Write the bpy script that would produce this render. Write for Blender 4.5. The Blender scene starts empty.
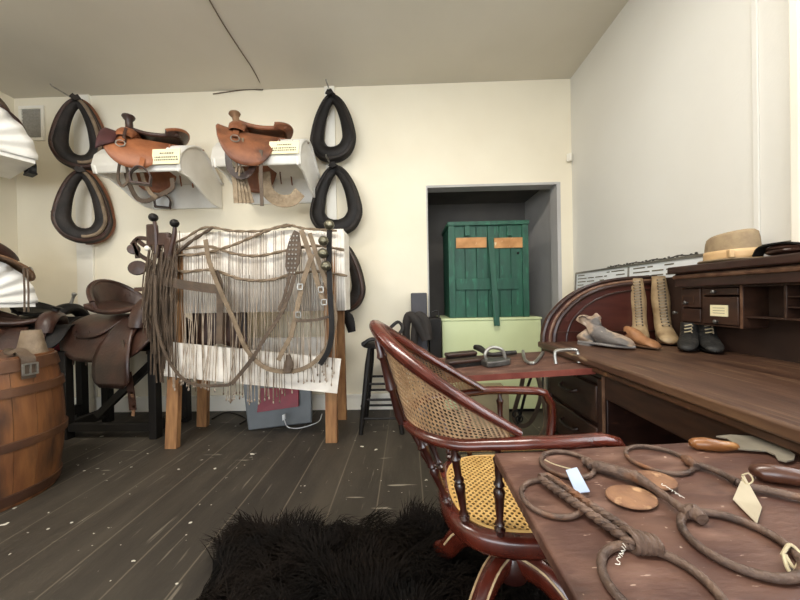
import bpy, bmesh, math, random
from mathutils import Vector as V, Matrix
random.seed(7)
S = bpy.context.scene
COL = S.collection
PI = math.pi
R = math.radians

# ------------------------------------------------------------------ camera
F = 300.0                      # focal length in pixels of the 800x600 frame
CAM = V((0, 0, 1.05))
yc = V((7 / F, 2 / F, 1)).normalized()          # world +Y in (right, up, forward)
xc = V((1, .019, 0)); xc = (xc - yc * xc.dot(yc)).normalized()
zc = V((-xc.y, xc.x, 0)); zc = zc - yc * zc.dot(yc); zc = (zc - xc * zc.dot(xc)).normalized()
CR, CU, CF = (V((xc[i], yc[i], zc[i])) for i in range(3))

def ray(px, py): return CF + CR * ((px - 400) / F) + CU * ((300 - py) / F)
def at(px, py, Y): d = ray(px, py); return CAM + d * (Y / d.y)
def onz(px, py, z): d = ray(px, py); return CAM + d * ((z - CAM.z) / d.z)
def onx(px, py, X): d = ray(px, py); return CAM + d * (X / d.x)

cd = bpy.data.cameras.new('camera'); co = bpy.data.objects.new('camera', cd); COL.objects.link(co)
cd.sensor_width = 36; cd.lens = 36 * F / 800; cd.clip_start = .02
co.matrix_world = Matrix(((CR.x, CU.x, -CF.x, CAM.x), (CR.y, CU.y, -CF.y, CAM.y), (CR.z, CU.z, -CF.z, CAM.z), (0, 0, 0, 1)))
S.camera = co

# ------------------------------------------------------------------ materials
def lin(h):
    if not isinstance(h, str): return (*h, 1)
    c = [int(h[i:i + 2], 16) / 255 for i in (0, 2, 4)]
    return (*[x / 12.92 if x <= .04045 else ((x + .055) / 1.055) ** 2.4 for x in c], 1)

def mat(name, c1, c2=None, rough=.6, scale=6, stretch=(1, 1, 1), bump=0., bscale=40, metal=0., wear=None, coat=0., lo=.35, hi=.65, two=False, spec=.5):
    m = bpy.data.materials.new(name); m.use_nodes = True
    nt = m.node_tree; N = nt.nodes; L = nt.links; b = N['Principled BSDF']
    b.inputs['Roughness'].default_value = rough; b.inputs['Metallic'].default_value = metal
    b.inputs['Coat Weight'].default_value = coat; b.inputs['Coat Roughness'].default_value = .2
    b.inputs['Specular IOR Level'].default_value = spec
    tc = N.new('ShaderNodeTexCoord'); mp = N.new('ShaderNodeMapping'); L.new(tc.outputs['Object'], mp.inputs[0])
    mp.inputs['Scale'].default_value = stretch
    def noise(sc, det=6, src=mp):
        n = N.new('ShaderNodeTexNoise'); n.inputs['Scale'].default_value = sc; n.inputs['Detail'].default_value = det
        L.new(src.outputs[0], n.inputs['Vector']); return n
    n = noise(scale); cr = N.new('ShaderNodeValToRGB'); L.new(n.outputs[0], cr.inputs[0])
    cr.color_ramp.elements[0].position = lo; cr.color_ramp.elements[1].position = hi
    cr.color_ramp.elements[0].color = lin(c1); cr.color_ramp.elements[1].color = lin(c2 or c1)
    out = cr.outputs[0]
    for w in (wear or []):
        wc, wsc, wst, wlo, whi = w
        mp2 = N.new('ShaderNodeMapping'); L.new(tc.outputs['Object'], mp2.inputs[0]); mp2.inputs['Scale'].default_value = wst
        mp2.inputs['Location'].default_value = (wsc * .37, 1.3, .7)
        n2 = noise(wsc, 4, mp2); r2 = N.new('ShaderNodeMapRange'); L.new(n2.outputs[0], r2.inputs[0])
        r2.inputs[1].default_value = wlo; r2.inputs[2].default_value = whi
        mx = N.new('ShaderNodeMix'); mx.data_type = 'RGBA'; L.new(r2.outputs[0], mx.inputs[0])
        L.new(out, mx.inputs[6]); mx.inputs[7].default_value = lin(wc); out = mx.outputs[2]
    L.new(out, b.inputs['Base Color'])
    if bump:
        n3 = noise(bscale, 3); bp = N.new('ShaderNodeBump'); bp.inputs['Strength'].default_value = bump; bp.inputs['Distance'].default_value = .01
        L.new(n3.outputs[0], bp.inputs['Height']); L.new(bp.outputs[0], b.inputs['Normal'])
    return m

M = dict(
 wall=mat('cream_wall_paint', 'ece3cd', 'e6dcc5', .8, 1.5, bump=.08, bscale=60),
 wallr=mat('pale_grey_wall_paint', 'dedcd6', 'd8d5ce', .75, 1.2, bump=.06, bscale=60),
 ceil=mat('taupe_ceiling_paint', 'd2cbbc', 'cac3b3', .85, 1.0, bump=.05),
 trim=mat('white_trim_paint', 'efeade', 'e6e0d2', .55, 3),
 alcove=mat('shaded_alcove_grey', '6a655f', '5c5853', .8, 3),  # shaded alcove walls, the shade darkened into the colour
 alcover=mat('frame_and_lit_alcove_grey', 'bdbab7', 'b2afac', .8, 3),  # light reaching the right alcove wall put in the colour; door frame shares it
 white=mat('white_rack_paint', 'ece9e2', 'dfdbd2', .55, 5),
 pleat=mat('white_pleated_cloth', 'f2efe8', 'e6e2d9', .8, 8),
 board=mat('white_pegboard_paint', 'e9e2d8', 'd8cfc4', .6, 12, bump=.1),
 pine=mat('raw_pine', '9e7348', '7a5232', .65, 5, (6, 6, .8), bump=.1, bscale=30),
 black=mat('black_paint', '120f0c', '1a1613', .55, 8, spec=.3),
 iron=mat('black_iron', '232120', '35312e', .5, 20, metal=.4, bump=.2),
 steel=mat('worn_steel', '8d8a84', 'b3b0a8', .4, 20, metal=.8),
 gunmetal=mat('dull_grey_iron', '4b4946', '6a6762', .45, 18, metal=.6, bump=.2),
 bitiron=mat('rusty_brown_iron', '43342d', '6d574a', .6, 26, metal=.2, bump=.5, bscale=90, wear=[('8a5a38', 14, (1, 1, 1), .55, .75)]),
 copper=mat('rusted_copper_plate', '966f52', '7c5843', .6, 24, metal=.25, bump=.3, bscale=80, wear=[('c9a27c', 30, (1, 1, 1), .6, .7)]),
 brass=mat('old_brass_bell', '5d5a4c', '8b8672', .35, 20, metal=.8),
 leather=mat('dark_brown_leather', '2c1c16', '42291f', .42, 9, bump=.25, bscale=70, coat=.15, spec=.4),
 leather2=mat('reddish_brown_leather', '70432c', '8a5638', .5, 10, bump=.25, bscale=60, wear=[('4a2c1e', 6, (1, 1, 1), .55, .75)]),
 tan=mat('orange_tan_leather', '854e2e', '9b5f3b', .5, 10, bump=.2, bscale=60, wear=[('5f3622', 5, (1, 1, 1), .58, .78)]),
 burg=mat('burgundy_lining', '38191a', '4a2322', .7, 10),
 blackl=mat('black_leather', '12100f', '1e1a18', .55, 12, bump=.25, bscale=60, spec=.25),
 greyl=mat('worn_black_leather', '1d1a18', '302a26', .6, 8, bump=.35, bscale=50, spec=.25),
 strap=mat('dusty_brown_strap', '6b5a46', '85725c', .7, 16, bump=.3, bscale=90),
 strapd=mat('dark_brown_strap', '45372b', '5a4939', .65, 14, bump=.3, bscale=90),
 cord=mat('grey_brown_cord', '8d7d6b', 'a79786', .75, 20),
 cordd=mat('dark_cord', '574737', '6f5c48', .75, 20),
 hornl=mat('worn_tan_horn_leather', '8a6a4c', '6d4d36', .55, 12, bump=.2),
 fleece=mat('dirty_sheepskin', '9c8a72', '7d6b55', .9, 20, bump=.6, bscale=50),
 sign=mat('cream_card', 'ece3bd', 'e6dcb2', .7, 6),
 ink=mat('faded_ink', '5b5546', '6b6452', .8, 6),
 barrel=mat('barrel_oak', '83552f', '62391f', .55, 4, (5, 5, .7), bump=.15, wear=[('40281a', 3, (3, 3, .8), .48, .66)]),
 hoopw=mat('wooden_hoop', '5c3a20', '432818', .6, 6, bump=.2),
 cask=mat('barrel_top', '5d3f29', '46301f', .7, 5),
 deskt=mat('worn_desk_top', '452e22', '573c2c', .48, 5, (10, .9, 3), bump=.12, bscale=14, wear=[('75583f', 4, (16, .6, 2), .54, .74), ('3a2419', 3, (6, .8, 2), .52, .68), ('a58a6d', 7, (22, .4, 2), .66, .73)]),
 deske=mat('worn_desk_edge', '5a3a25', '3e281a', .5, 5, (4, .8, 6), wear=[('8a6542', 8, (3, 3, 3), .58, .72)]),
 desk=mat('dark_mahogany', '2a1711', '38211a', .4, 4, (3, 3, 6), coat=.12, wear=[('573627', 7, (2, 2, 8), .60, .8)]),
 deskp=mat('dark_mahogany_panel', '3f1b15', '4d251c', .42, 5, (1, 8, 8), coat=.1),
 deskd=mat('dark_drawer_wood', '2f1d15', '40291d', .45, 4, (3, 2, 8), coat=.1),
 deski=mat('desk_recess_wood', '2a1a13', '38241a', .6, 6),
 rubbed_highlit=mat('rubbed_highlit_wood', '80604a', '573a2a', .5, 20),  # rubbed edges, and the painted highlight on the frieze moulding
 pull=mat('worn_pull_out_board', '4c3129', '634538', .5, 4, (2, 6, 4), bump=.12, bscale=20, wear=[('7d5f52', 7, (1, 3, 1), .54, .72), ('a58c7e', 16, (2, 9, 1), .69, .72), ('3e261d', 5, (1.5, 3, 1), .56, .72), ('b09a8a', 40, (1, 1, 1), .7, .74)]),
 pulle=mat('red_board_edge', '6b3128', '82463a', .4, 8, (2, 2, 2), coat=.2),
 chair=mat('polished_mahogany', '42170f', '5a2418', .25, 6, (3, 3, 1), coat=.5),
 chaird=mat('dark_turned_mahogany', '2a100c', '3d1911', .28, 8, coat=.5),
 cane=mat('woven_cane', 'd9b06c', 'c59a57', .5, 30),
 caneb=mat('backlit_cane', 'a88763', '8c6d4e', .55, 30),  # cane back browned in the colour, as seen against the light
 crossd=mat('cane_binding', 'd8bd96', 'b59a76', .5, 40),
 fur=mat('black_brown_fur', '090706', '17110d', .8, 5, spec=.12),
 hide=mat('rug_backing', '2a1f18', '33271e', .9, 5),
 green=mat('green_crate_paint', '235844', '1b4638', .55, 6, (4, 4, .8), bump=.1, wear=[('2f6f55', 8, (4, 4, 1), .58, .72)]),
 bare=mat('bare_wood_strip', 'c48f58', 'a8733f', .6, 12, wear=[('e2c9a0', 16, (1, 1, 1), .64, .7)]),
 pale=mat('pale_green_paint', 'd3dcae', 'cbd4a4', .55, 3),
 greybox=mat('grey_plastic', '6f7376', '5f6366', .5, 4),
 red=mat('dark_red_cover', '7d1628', '691222', .5, 8),
 pink=mat('red_cloth', 'b5405a', '9a3049', .8, 8),
 darkbox=mat('dark_grey_box', '37363a', '444247', .6, 6),
 khaki=mat('khaki_box', '8a8064', '7b7157', .7, 6),
 cable=mat('brown_cable', '5a4a3a', '6a5a48', .6, 10),
 wire=mat('white_cable', 'd8d8d8', 'cfcfcf', .5, 10),
 felt=mat('taupe_felt', '8f7a60', '9d8869', .9, 30, bump=.2, bscale=90),
 ribbon=mat('tan_ribbon', 'c9a577', 'd4b286', .6, 14),
 boot=mat('cream_boot_leather', 'b59d7a', '8f7656', .5, 12, bump=.2, bscale=60, wear=[('7b6246', 12, (1, 1, 1), .58, .75)]),
 bootd=mat('boot_eyelet', '2f261d', '3a2f25', .5, 10),
 sole=mat('brown_sole', '5a3e28', '6b4b32', .6, 10),
 crump=mat('crumpled_beige_leather', 'ab9680', '8d7767', .7, 16, bump=.7, bscale=40, wear=[('66605c', 9, (1, 1, 1), .52, .60), ('c9b8a5', 14, (1, 1, 1), .6, .66)]),
 crumpg=mat('crumpled_grey_leather', '75706d', '8f8a86', .7, 16, bump=.6, bscale=30),
 brownshoe=mat('worn_brown_leather', '9d6e48', '7a5236', .55, 12, bump=.3, bscale=40),
 baby=mat('dark_grey_leather', '1f1e1d', '312f2d', .5, 14, bump=.3, bscale=60, spec=.3, wear=[('55524d', 18, (1, 1, 1), .6, .75)]),
 lace=mat('pale_lace', 'a89a84', '8c7f6a', .8, 20),
 paper=mat('printed_paper', 'e6e8ea', 'dfe2e5', .6, 6),
 frame=mat('pewter_frame', '77736b', '8c8880', .45, 12, metal=.5),
 tag=mat('paper_tag', 'b5a992', 'a39781', .75, 12),
 tagb=mat('bluish_paper_tag', 'aebcd2', '9fadc6', .7, 12),
 string=mat('cream_string', 'bfb294', 'ab9d7d', .8, 20),
 paint=mat('white_ink', 'd9d5cc', 'c9c5bc', .7, 20),
 knifew=mat('honey_wood_handle', '8d5a2e', '6d4222', .4, 6, (1, 5, 5), coat=.3, wear=[('b98750', 5, (2, 4, 4), .55, .7)]),
 knifed=mat('dark_wood_handle', '5b3625', '42261b', .35, 6, (1, 5, 5), coat=.4),
 blade=mat('dull_blade', '857d6f', '9d9586', .45, 14, metal=.25, wear=[('54463a', 8, (1, 1, 1), .58, .72)]),
 vent=mat('grey_mesh', '9a958b', '8c877d', .7, 60),
 glass=None,
)

def floor_material():
    m = bpy.data.materials.new('old_plank_floor'); m.use_nodes = True
    nt = m.node_tree; N = nt.nodes; L = nt.links; b = N['Principled BSDF']; b.inputs['Roughness'].default_value = .62
    tc = N.new('ShaderNodeTexCoord')
    def mp(sc, loc=(0, 0, 0), rz=0):
        q = N.new('ShaderNodeMapping'); q.inputs['Scale'].default_value = sc; q.inputs['Location'].default_value = loc
        q.inputs['Rotation'].default_value = (0, 0, rz); L.new(tc.outputs['Object'], q.inputs[0]); return q
    def noise(q, s, d=6):
        n = N.new('ShaderNodeTexNoise'); n.inputs['Scale'].default_value = s; n.inputs['Detail'].default_value = d; L.new(q.outputs[0], n.inputs['Vector']); return n
    def ramp(src, lo, hi, c1, c2):
        r = N.new('ShaderNodeValToRGB'); r.color_ramp.elements[0].position = lo; r.color_ramp.elements[1].position = hi
        r.color_ramp.elements[0].color = lin(c1); r.color_ramp.elements[1].color = lin(c2); L.new(src, r.inputs[0]); return r.outputs[0]
    def mixc(fac, a, c, f2=1):
        mx = N.new('ShaderNodeMix'); mx.data_type = 'RGBA'
        mul = N.new('ShaderNodeMath'); mul.operation = 'MULTIPLY'; L.new(fac, mul.inputs[0]); mul.inputs[1].default_value = f2
        L.new(mul.outputs[0], mx.inputs[0]); L.new(a, mx.inputs[6]); mx.inputs[7].default_value = lin(c); return mx.outputs[2]
    def rng(src, lo, hi):
        r = N.new('ShaderNodeMapRange'); L.new(src, r.inputs[0]); r.inputs[1].default_value = lo; r.inputs[2].default_value = hi; return r.outputs[0]
    c = ramp(noise(mp((3, .5, 1)), 3).outputs[0], .3, .7, '2a241d', '3c352c')
    br = N.new('ShaderNodeTexBrick'); q = mp((1, 1, 1), (0, 0, 0), PI / 2); L.new(q.outputs[0], br.inputs['Vector'])
    br.inputs['Scale'].default_value = 1; br.inputs['Brick Width'].default_value = 14; br.inputs['Row Height'].default_value = .235
    br.inputs['Mortar Size'].default_value = .0045; br.inputs['Mortar Smooth'].default_value = .5; br.inputs['Bias'].default_value = 0
    br.inputs['Color1'].default_value = (.25, .25, .25, 1); br.inputs['Color2'].default_value = (.75, .75, .75, 1)
    mul = N.new('ShaderNodeMix'); mul.data_type = 'RGBA'; mul.blend_type = 'OVERLAY'; mul.inputs[0].default_value = .35
    L.new(c, mul.inputs[6]); L.new(br.outputs[0], mul.inputs[7]); c = mul.outputs[2]
    c = mixc(br.outputs['Fac'], c, '867a68', .4)
    c = mixc(rng(noise(mp((1, 1, 1)), 1.7, 5).outputs[0], .5, .75), c, '4e463a', .5)
    c = mixc(rng(noise(mp((14, 1.2, 1), (3, 1, 0)), 2.2, 3).outputs[0], .67, .73), c, '8c8272', .45)
    c = mixc(rng(noise(mp((1, 9, 1), (3, 1, 0), .5), 3, 3).outputs[0], .70, .74), c, 'a39a8a', .7)
    c = mixc(rng(noise(mp((1, 1.6, 1), (5, 2, 0)), 11, 2).outputs[0], .725, .745), c, 'd8d2c4', .9)
    c = mixc(rng(noise(mp((1, 1.3, 1), (9, 4, 0)), 27, 2).outputs[0], .745, .765), c, 'c8c2b4', .9)
    L.new(c, b.inputs['Base Color'])
    bp = N.new('ShaderNodeBump'); bp.inputs['Strength'].default_value = .25; bp.inputs['Distance'].default_value = .01
    L.new(noise(mp((6, 1, 1)), 12).outputs[0], bp.inputs['Height']); L.new(bp.outputs[0], b.inputs['Normal'])
    return m
M['floor'] = floor_material()
g = bpy.data.materials.new('window_glass'); g.use_nodes = True
pb = g.node_tree.nodes['Principled BSDF']; pb.inputs['Transmission Weight'].default_value = 1; pb.inputs['Roughness'].default_value = 0; pb.inputs['IOR'].default_value = 1.05
M['glass'] = g

# ------------------------------------------------------------------ geometry helpers
def catmull(P, k=6, closed=False):
    P = [V(p) for p in P]; n = len(P); out = []
    for i in range(n if closed else n - 1):
        if closed: a, b, c, d = P[i - 1], P[i], P[(i + 1) % n], P[(i + 2) % n]
        else: b, c = P[i], P[i + 1]; a = P[i - 1] if i else b * 2 - c; d = P[i + 2] if i + 2 < n else c * 2 - b
        for j in range(k):
            t = j / k
            out.append(.5 * ((2 * b) + (c - a) * t + (2 * a - 5 * b + 4 * c - d) * t * t + (3 * b - a - 3 * c + d) * t ** 3))
    if not closed: out.append(P[-1])
    return out

def resamp(vals, n):
    m = len(vals) - 1; o = []
    for i in range(n):
        t = i / (n - 1) * m; k = min(int(t), m - 1); o.append(vals[k] * (1 - (t - k)) + vals[k + 1] * (t - k))
    return o

class G:
    def __init__(s): s.v = []; s.f = []
    def add(s, vs, fs):
        o = len(s.v); s.v += [V(p) for p in vs]; s.f += [tuple(i + o for i in f) for f in fs]; return s
    def hexa(s, p): return s.add(p, [(0, 3, 2, 1), (4, 5, 6, 7), (0, 1, 5, 4), (1, 2, 6, 5), (2, 3, 7, 6), (3, 0, 4, 7)])
    def box(s, x0, x1, y0, y1, z0, z1):
        return s.hexa([(x0, y0, z0), (x1, y0, z0), (x1, y1, z0), (x0, y1, z0), (x0, y0, z1), (x1, y0, z1), (x1, y1, z1), (x0, y1, z1)])
    def obox(s, c, ax, ay, az):
        c = V(c); ax, ay, az = V(ax), V(ay), V(az)
        return s.hexa([c - ax - ay - az, c + ax - ay - az, c + ax + ay - az, c - ax + ay - az, c - ax - ay + az, c + ax - ay + az, c + ax + ay + az, c - ax + ay + az])
    def beam(s, a, b, w, t, up=(0, 0, 1)):
        a, b = V(a), V(b); d = (b - a).normalized(); u = V(up); x = d.cross(u)
        if x.length < 1e-4: x = d.cross(V((0, 1, 0)))
        x.normalize(); y = x.cross(d).normalized()
        return s.obox((a + b) / 2, x * w / 2, (b - a) / 2, y * t / 2)
    def prism(s, poly, o, ax, ay, ex):
        o, ax, ay, ex = V(o), V(ax), V(ay), V(ex); n = len(poly)
        A = [o + ax * p[0] + ay * p[1] for p in poly]
        return s.add(A + [a + ex for a in A], [tuple(range(n - 1, -1, -1)), tuple(range(n, 2 * n))] + [(i, (i + 1) % n, n + (i + 1) % n, n + i) for i in range(n)])
    def tube(s, P, r, n=8, closed=False, flat=None, up=None, twist=0):
        P = [V(p) for p in P]; m = len(P)
        rr = r if isinstance(r, list) else [r, r]
        if len(rr) != m: rr = resamp(rr, m)
        T = []
        for i in range(m):
            a = P[i - 1] if (i or closed) else P[i]; b = P[(i + 1) % m] if (i < m - 1 or closed) else P[i]
            t = b - a; T.append(t.normalized() if t.length > 1e-9 else V((0, 0, 1)))
        ref = V(up) if up else (V((0, 0, 1)) if abs(T[0].z) < .9 else V((1, 0, 0)))
        nrm = (ref - T[0] * ref.dot(T[0])).normalized(); vs = []
        for i in range(m):
            if up:
                q = ref - T[i] * ref.dot(T[i]); nrm = q.normalized() if q.length > .05 else (nrm - T[i] * nrm.dot(T[i])).normalized()
            else: nrm = (nrm - T[i] * nrm.dot(T[i])).normalized()
            bi = T[i].cross(nrm)
            for k in range(n):
                a = 2 * PI * k / n + twist * i
                ca, sa = math.cos(a), math.sin(a)
                fa, fb = flat or (1, 1)
                vs.append(P[i] + (nrm * ca * fb + bi * sa * fa) * rr[i])
        fs = [(i * n + k, i * n + (k + 1) % n, ((i + 1) % m) * n + (k + 1) % n, ((i + 1) % m) * n + k) for i in range(m if closed else m - 1) for k in range(n)]
        if not closed: fs += [tuple(range(n - 1, -1, -1)), tuple(range((m - 1) * n, m * n))]
        return s.add(vs, fs)
    def strap(s, P, w, t, nrm):
        "ribbon of width w and thickness t; nrm = the direction its flat face looks"
        P = [V(p) for p in P]; m = len(P); vs = []; ww = w if isinstance(w, list) else [w, w]
        ww = resamp(ww, m); ref = V(nrm); side0 = None
        for i in range(m):
            a, b = P[max(i - 1, 0)], P[min(i + 1, m - 1)]; d = (b - a).normalized(); sd = d.cross(ref)
            if sd.length < .1: sd = side0 or V((1, 0, 0))
            sd.normalize()
            if side0 is not None and sd.dot(side0) < 0: sd = -sd
            side0 = sd; up = sd.cross(d).normalized()
            for (x, y) in ((-1, -1), (1, -1), (1, 1), (-1, 1)): vs.append(P[i] + sd * x * ww[i] / 2 + up * y * t / 2)
        fs = [(i * 4 + k, i * 4 + (k + 1) % 4, i * 4 + 4 + (k + 1) % 4, i * 4 + 4 + k) for i in range(m - 1) for k in range(4)]
        return s.add(vs, fs + [(3, 2, 1, 0), tuple((m - 1) * 4 + k for k in range(4))])
    def lathe(s, prof, c=(0, 0, 0), axis=(0, 0, 1), n=24, sx=1, sy=1):
        c = V(c); z = V(axis).normalized(); x = z.cross(V((0, 1, 0)) if abs(z.y) < .9 else V((1, 0, 0))).normalized(); y = z.cross(x); vs = []; m = len(prof)
        for (r, h) in prof:
            for k in range(n):
                a = 2 * PI * k / n; vs.append(c + z * h + x * math.cos(a) * r * sx + y * math.sin(a) * r * sy)
        fs = [(i * n + k, i * n + (k + 1) % n, (i + 1) * n + (k + 1) % n, (i + 1) * n + k) for i in range(m - 1) for k in range(n)]
        return s.add(vs, fs + [tuple(range(n - 1, -1, -1)), tuple(range((m - 1) * n, m * n))])
    def turned(s, a, b, prof, n=10):
        a, b = V(a), V(b); L_ = (b - a).length
        return s.lathe([(r, t * L_) for t, r in prof], a, b - a, n)
    def grid(s, fn, nu, nv, cu=False, cv=False):
        vs = [fn(i / (nu if cu else nu - 1), j / (nv if cv else nv - 1)) for i in range(nu) for j in range(nv)]
        return s.add(vs, [(i * nv + j, ((i + 1) % nu) * nv + j, ((i + 1) % nu) * nv + (j + 1) % nv, i * nv + (j + 1) % nv)
                          for i in range(nu if cu else nu - 1) for j in range(nv if cv else nv - 1)])
    def ell(s, c, r, n=14, m=9):
        c = V(c); r = r if hasattr(r, '__len__') else (r, r, r)
        vs = [c + V((0, 0, -r[2]))]
        for i in range(1, m):
            a = -PI / 2 + PI * i / m
            vs += [c + V((math.cos(a) * math.cos(2 * PI * k / n) * r[0], math.cos(a) * math.sin(2 * PI * k / n) * r[1], math.sin(a) * r[2])) for k in range(n)]
        vs.append(c + V((0, 0, r[2]))); e = len(vs) - 1
        fs = [(0, 1 + (k + 1) % n, 1 + k) for k in range(n)] + [(e, e - n + k, e - n + (k + 1) % n) for k in range(n)]
        fs += [(1 + i * n + k, 1 + i * n + (k + 1) % n, 1 + (i + 1) * n + (k + 1) % n, 1 + (i + 1) * n + k) for i in range(m - 2) for k in range(n)]
        return s.add(vs, fs)
    def cane(s, fn, nu, nv, keep=lambda u, v: True, hole=.33):
        "woven cane: square cells with octagonal holes, mapped through fn(u, v) with u, v in 0..1"
        cache = {}
        def vid(u, v):
            k = (round(u, 5), round(v, 5))
            if k not in cache: cache[k] = len(s.v); s.v.append(V(fn(u, v)))
            return cache[k]
        for i in range(nu):
            for j in range(nv):
                cu, cv = (i + .5) / nu, (j + .5) / nv
                if not keep(cu, cv): continue
                o = [vid(cu + a * .5 / nu, cv + b * .5 / nv) for a, b in ((-1, -1), (0, -1), (1, -1), (1, 0), (1, 1), (0, 1), (-1, 1), (-1, 0))]
                q = [vid(cu + math.cos(R(-135 + 45 * k)) * hole / nu, cv + math.sin(R(-135 + 45 * k)) * hole / nv) for k in range(8)]
                s.f += [(o[k], o[(k + 1) % 8], q[(k + 1) % 8], q[k]) for k in range(8)]
        return s
    def move(s, fn): s.v = [V(fn(p)) for p in s.v]; return s
    def build(s, name, m, parent=None, smooth=True, bevel=0, solid=0, sub=0, local=False, ang=40, label=None, soff=0):
        me = bpy.data.meshes.new(name); o = bpy.data.objects.new(name, me); COL.objects.link(o); off = V((0, 0, 0))
        if parent:
            o.parent = parent; r = parent
            while r.parent: r = r.parent
            if not local and (r.scale - V((1, 1, 1))).length + abs(r.rotation_euler.z) > 1e-6:
                inv = Matrix.LocRotScale(r.location, r.rotation_euler, r.scale).inverted(); s.v = [inv @ p for p in s.v]
            elif not local: off = r.location.copy()
        elif not local:
            xs = [p.x for p in s.v]; ys = [p.y for p in s.v]; zs = [p.z for p in s.v]
            off = V(((min(xs) + max(xs)) / 2, (min(ys) + max(ys)) / 2, min(zs))); o.location = off
        me.from_pydata([p - off for p in s.v], [], s.f); me.update()
        bm = bmesh.new(); bm.from_mesh(me); bmesh.ops.recalc_face_normals(bm, faces=bm.faces); bm.to_mesh(me); bm.free()
        if smooth:
            me.polygons.foreach_set('use_smooth', [True] * len(me.polygons)); me.set_sharp_from_angle(angle=R(ang))
        me.materials.append(M[m] if isinstance(m, str) else m)
        if solid: q = o.modifiers.new('solid', 'SOLIDIFY'); q.thickness = solid; q.offset = soff
        if sub: q = o.modifiers.new('sub', 'SUBSURF'); q.levels = sub; q.render_levels = sub
        if bevel: q = o.modifiers.new('bevel', 'BEVEL'); q.width = bevel; q.segments = 2; q.limit_method = 'ANGLE'; q.angle_limit = R(40)
        if label: o['label'] = label
        return o

def tag(o, label, cat, group=None, kind=None):
    o['label'] = label; o['category'] = cat
    if group: o['group'] = group
    if kind: o['kind'] = kind
    return o
def thing(name, label, cat, loc=(0, 0, 0), rz=0, group=None):
    o = bpy.data.objects.new(name, None); COL.objects.link(o); o.location = V(loc); o.rotation_euler = (0, 0, rz); o.empty_display_size = .05
    return tag(o, label, cat, group)
def struct(o): o['kind'] = 'structure'; return o
def copy_tree(o, parent=None):
    c = o.copy(); COL.objects.link(c)
    if parent: c.parent = parent
    for ch in list(o.children): copy_tree(ch, c)
    return c
def ring(c, r, ax, ay, n=40): return [V(c) + V(ax) * math.cos(2 * PI * k / n) * r + V(ay) * math.sin(2 * PI * k / n) * r for k in range(n)]
X_, Y_, Z_ = V((1, 0, 0)), V((0, 1, 0)), V((0, 0, 1))

# ------------------------------------------------------------------ room shell
D, XL, XR, HC = 2.84, -3.78, 1.557, 3.06
YN = -3.6
AX0, AX1, AZ = at(426, 184, D).x, at(560, 184, D).x, at(492, 184, D).z
struct(G().box(XL - .1, XR + .1, YN, D + 1.0, -.1, 0).build('floor', 'floor', smooth=False))
struct(G().box(XL - .1, XR + .1, YN, D + .1, HC, HC + .1).build('ceiling', 'ceil', smooth=False))
w = G(); w.box(XL, AX0, D, D + .12, 0, HC); w.box(AX0, AX1, D, D + .12, AZ, HC); w.box(AX1, XR + .1, D, D + .12, 0, HC)
struct(w.build('wall_back', 'wall', smooth=False))
struct(G().box(XL - .1, XL, YN, D + .12, 0, HC).build('wall_left', 'wall', smooth=False))
WY0, WY1, WZ0, WZ1 = -.25, 1.12, 1.26, 2.75
w = G(); w.box(XR, XR + .12, WY1, D + .1, 0, HC); w.box(XR, XR + .12, YN, WY0, 0, HC); w.box(XR, XR + .12, WY0, WY1, 0, WZ0); w.box(XR, XR + .12, WY0, WY1, WZ1, HC)
struct(w.build('wall_right', 'wallr', smooth=False))
# shop front behind the camera: piers and a header, open glazed bays between them
w = G(); w.box(XL, XL + .4, YN - .12, YN, 0, HC); w.box(XR - .4, XR, YN - .12, YN, 0, HC); w.box(XL + .4, XR - .4, YN - .12, YN, 2.7, HC); w.box(XL + .4, XR - .4, YN - .12, YN, 0, .5)
w.box(-1.3, -1.1, YN - .12, YN, .5, 2.7)
struct(w.build('wall_front', 'wall', smooth=False))
# alcove
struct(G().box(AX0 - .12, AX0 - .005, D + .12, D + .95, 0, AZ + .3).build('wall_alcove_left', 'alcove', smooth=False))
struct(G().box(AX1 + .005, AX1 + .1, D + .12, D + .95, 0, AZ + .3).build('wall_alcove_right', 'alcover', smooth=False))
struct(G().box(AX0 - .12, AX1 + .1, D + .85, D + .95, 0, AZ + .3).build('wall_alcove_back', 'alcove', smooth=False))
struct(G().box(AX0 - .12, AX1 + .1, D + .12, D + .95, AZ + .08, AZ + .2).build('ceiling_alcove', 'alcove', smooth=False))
w = G(); t = .012
w.box(AX0 - .001, AX0 + t, D - .004, D + .13, 0, AZ); w.box(AX1 - t - .02, AX1 + .001, D - .004, D + .13, 0, AZ); w.box(AX0 + t, AX1 - t - .02, D - .004, D + .13, AZ - .02, AZ + .001)
struct(w.build('door_1', 'alcover', smooth=False))
# baseboards, pilaster strips, corner casing
w = G(); w.box(XL, AX0, D - .018, D, 0, .14); w.box(XL, AX0, D - .024, D, .125, .15); struct(w.build('baseboard_back', 'trim', smooth=False, bevel=.004))
struct(G().box(XL, XL + .018, YN, D - .02, 0, .14).build('baseboard_left', 'trim', smooth=False, bevel=.004))
struct(G().box(XR - .018, XR, 1.95, D, 0, .14).build('baseboard_right', 'trim', smooth=False, bevel=.004))
for k, (a, b) in enumerate(((80, 96), (329, 339))):
    struct(G().box(at(a, 300, D).x, at(b, 300, D).x, D - .022, D, .14, HC).build('trim_%d' % (k + 1), 'trim', smooth=False, bevel=.003))
yb = onx(757, 150, XR).y
struct(G().box(XR - .008, XR, yb - .012, yb + .012, 0, HC).build('trim_3', 'wallr', smooth=False, bevel=.003))
w = G(); y1 = onx(790, 150, XR - .04).y
w.box(XR - .03, XR, WY1 - .01, y1, WZ0 - .05, HC - .12); w.box(XR - .042, XR, y1 - .03, y1, WZ0 - .05, HC - .12); w.box(XR - .03, XR, WY0 - .1, WY0, WZ0 - .05, WZ1 + .1)
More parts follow.
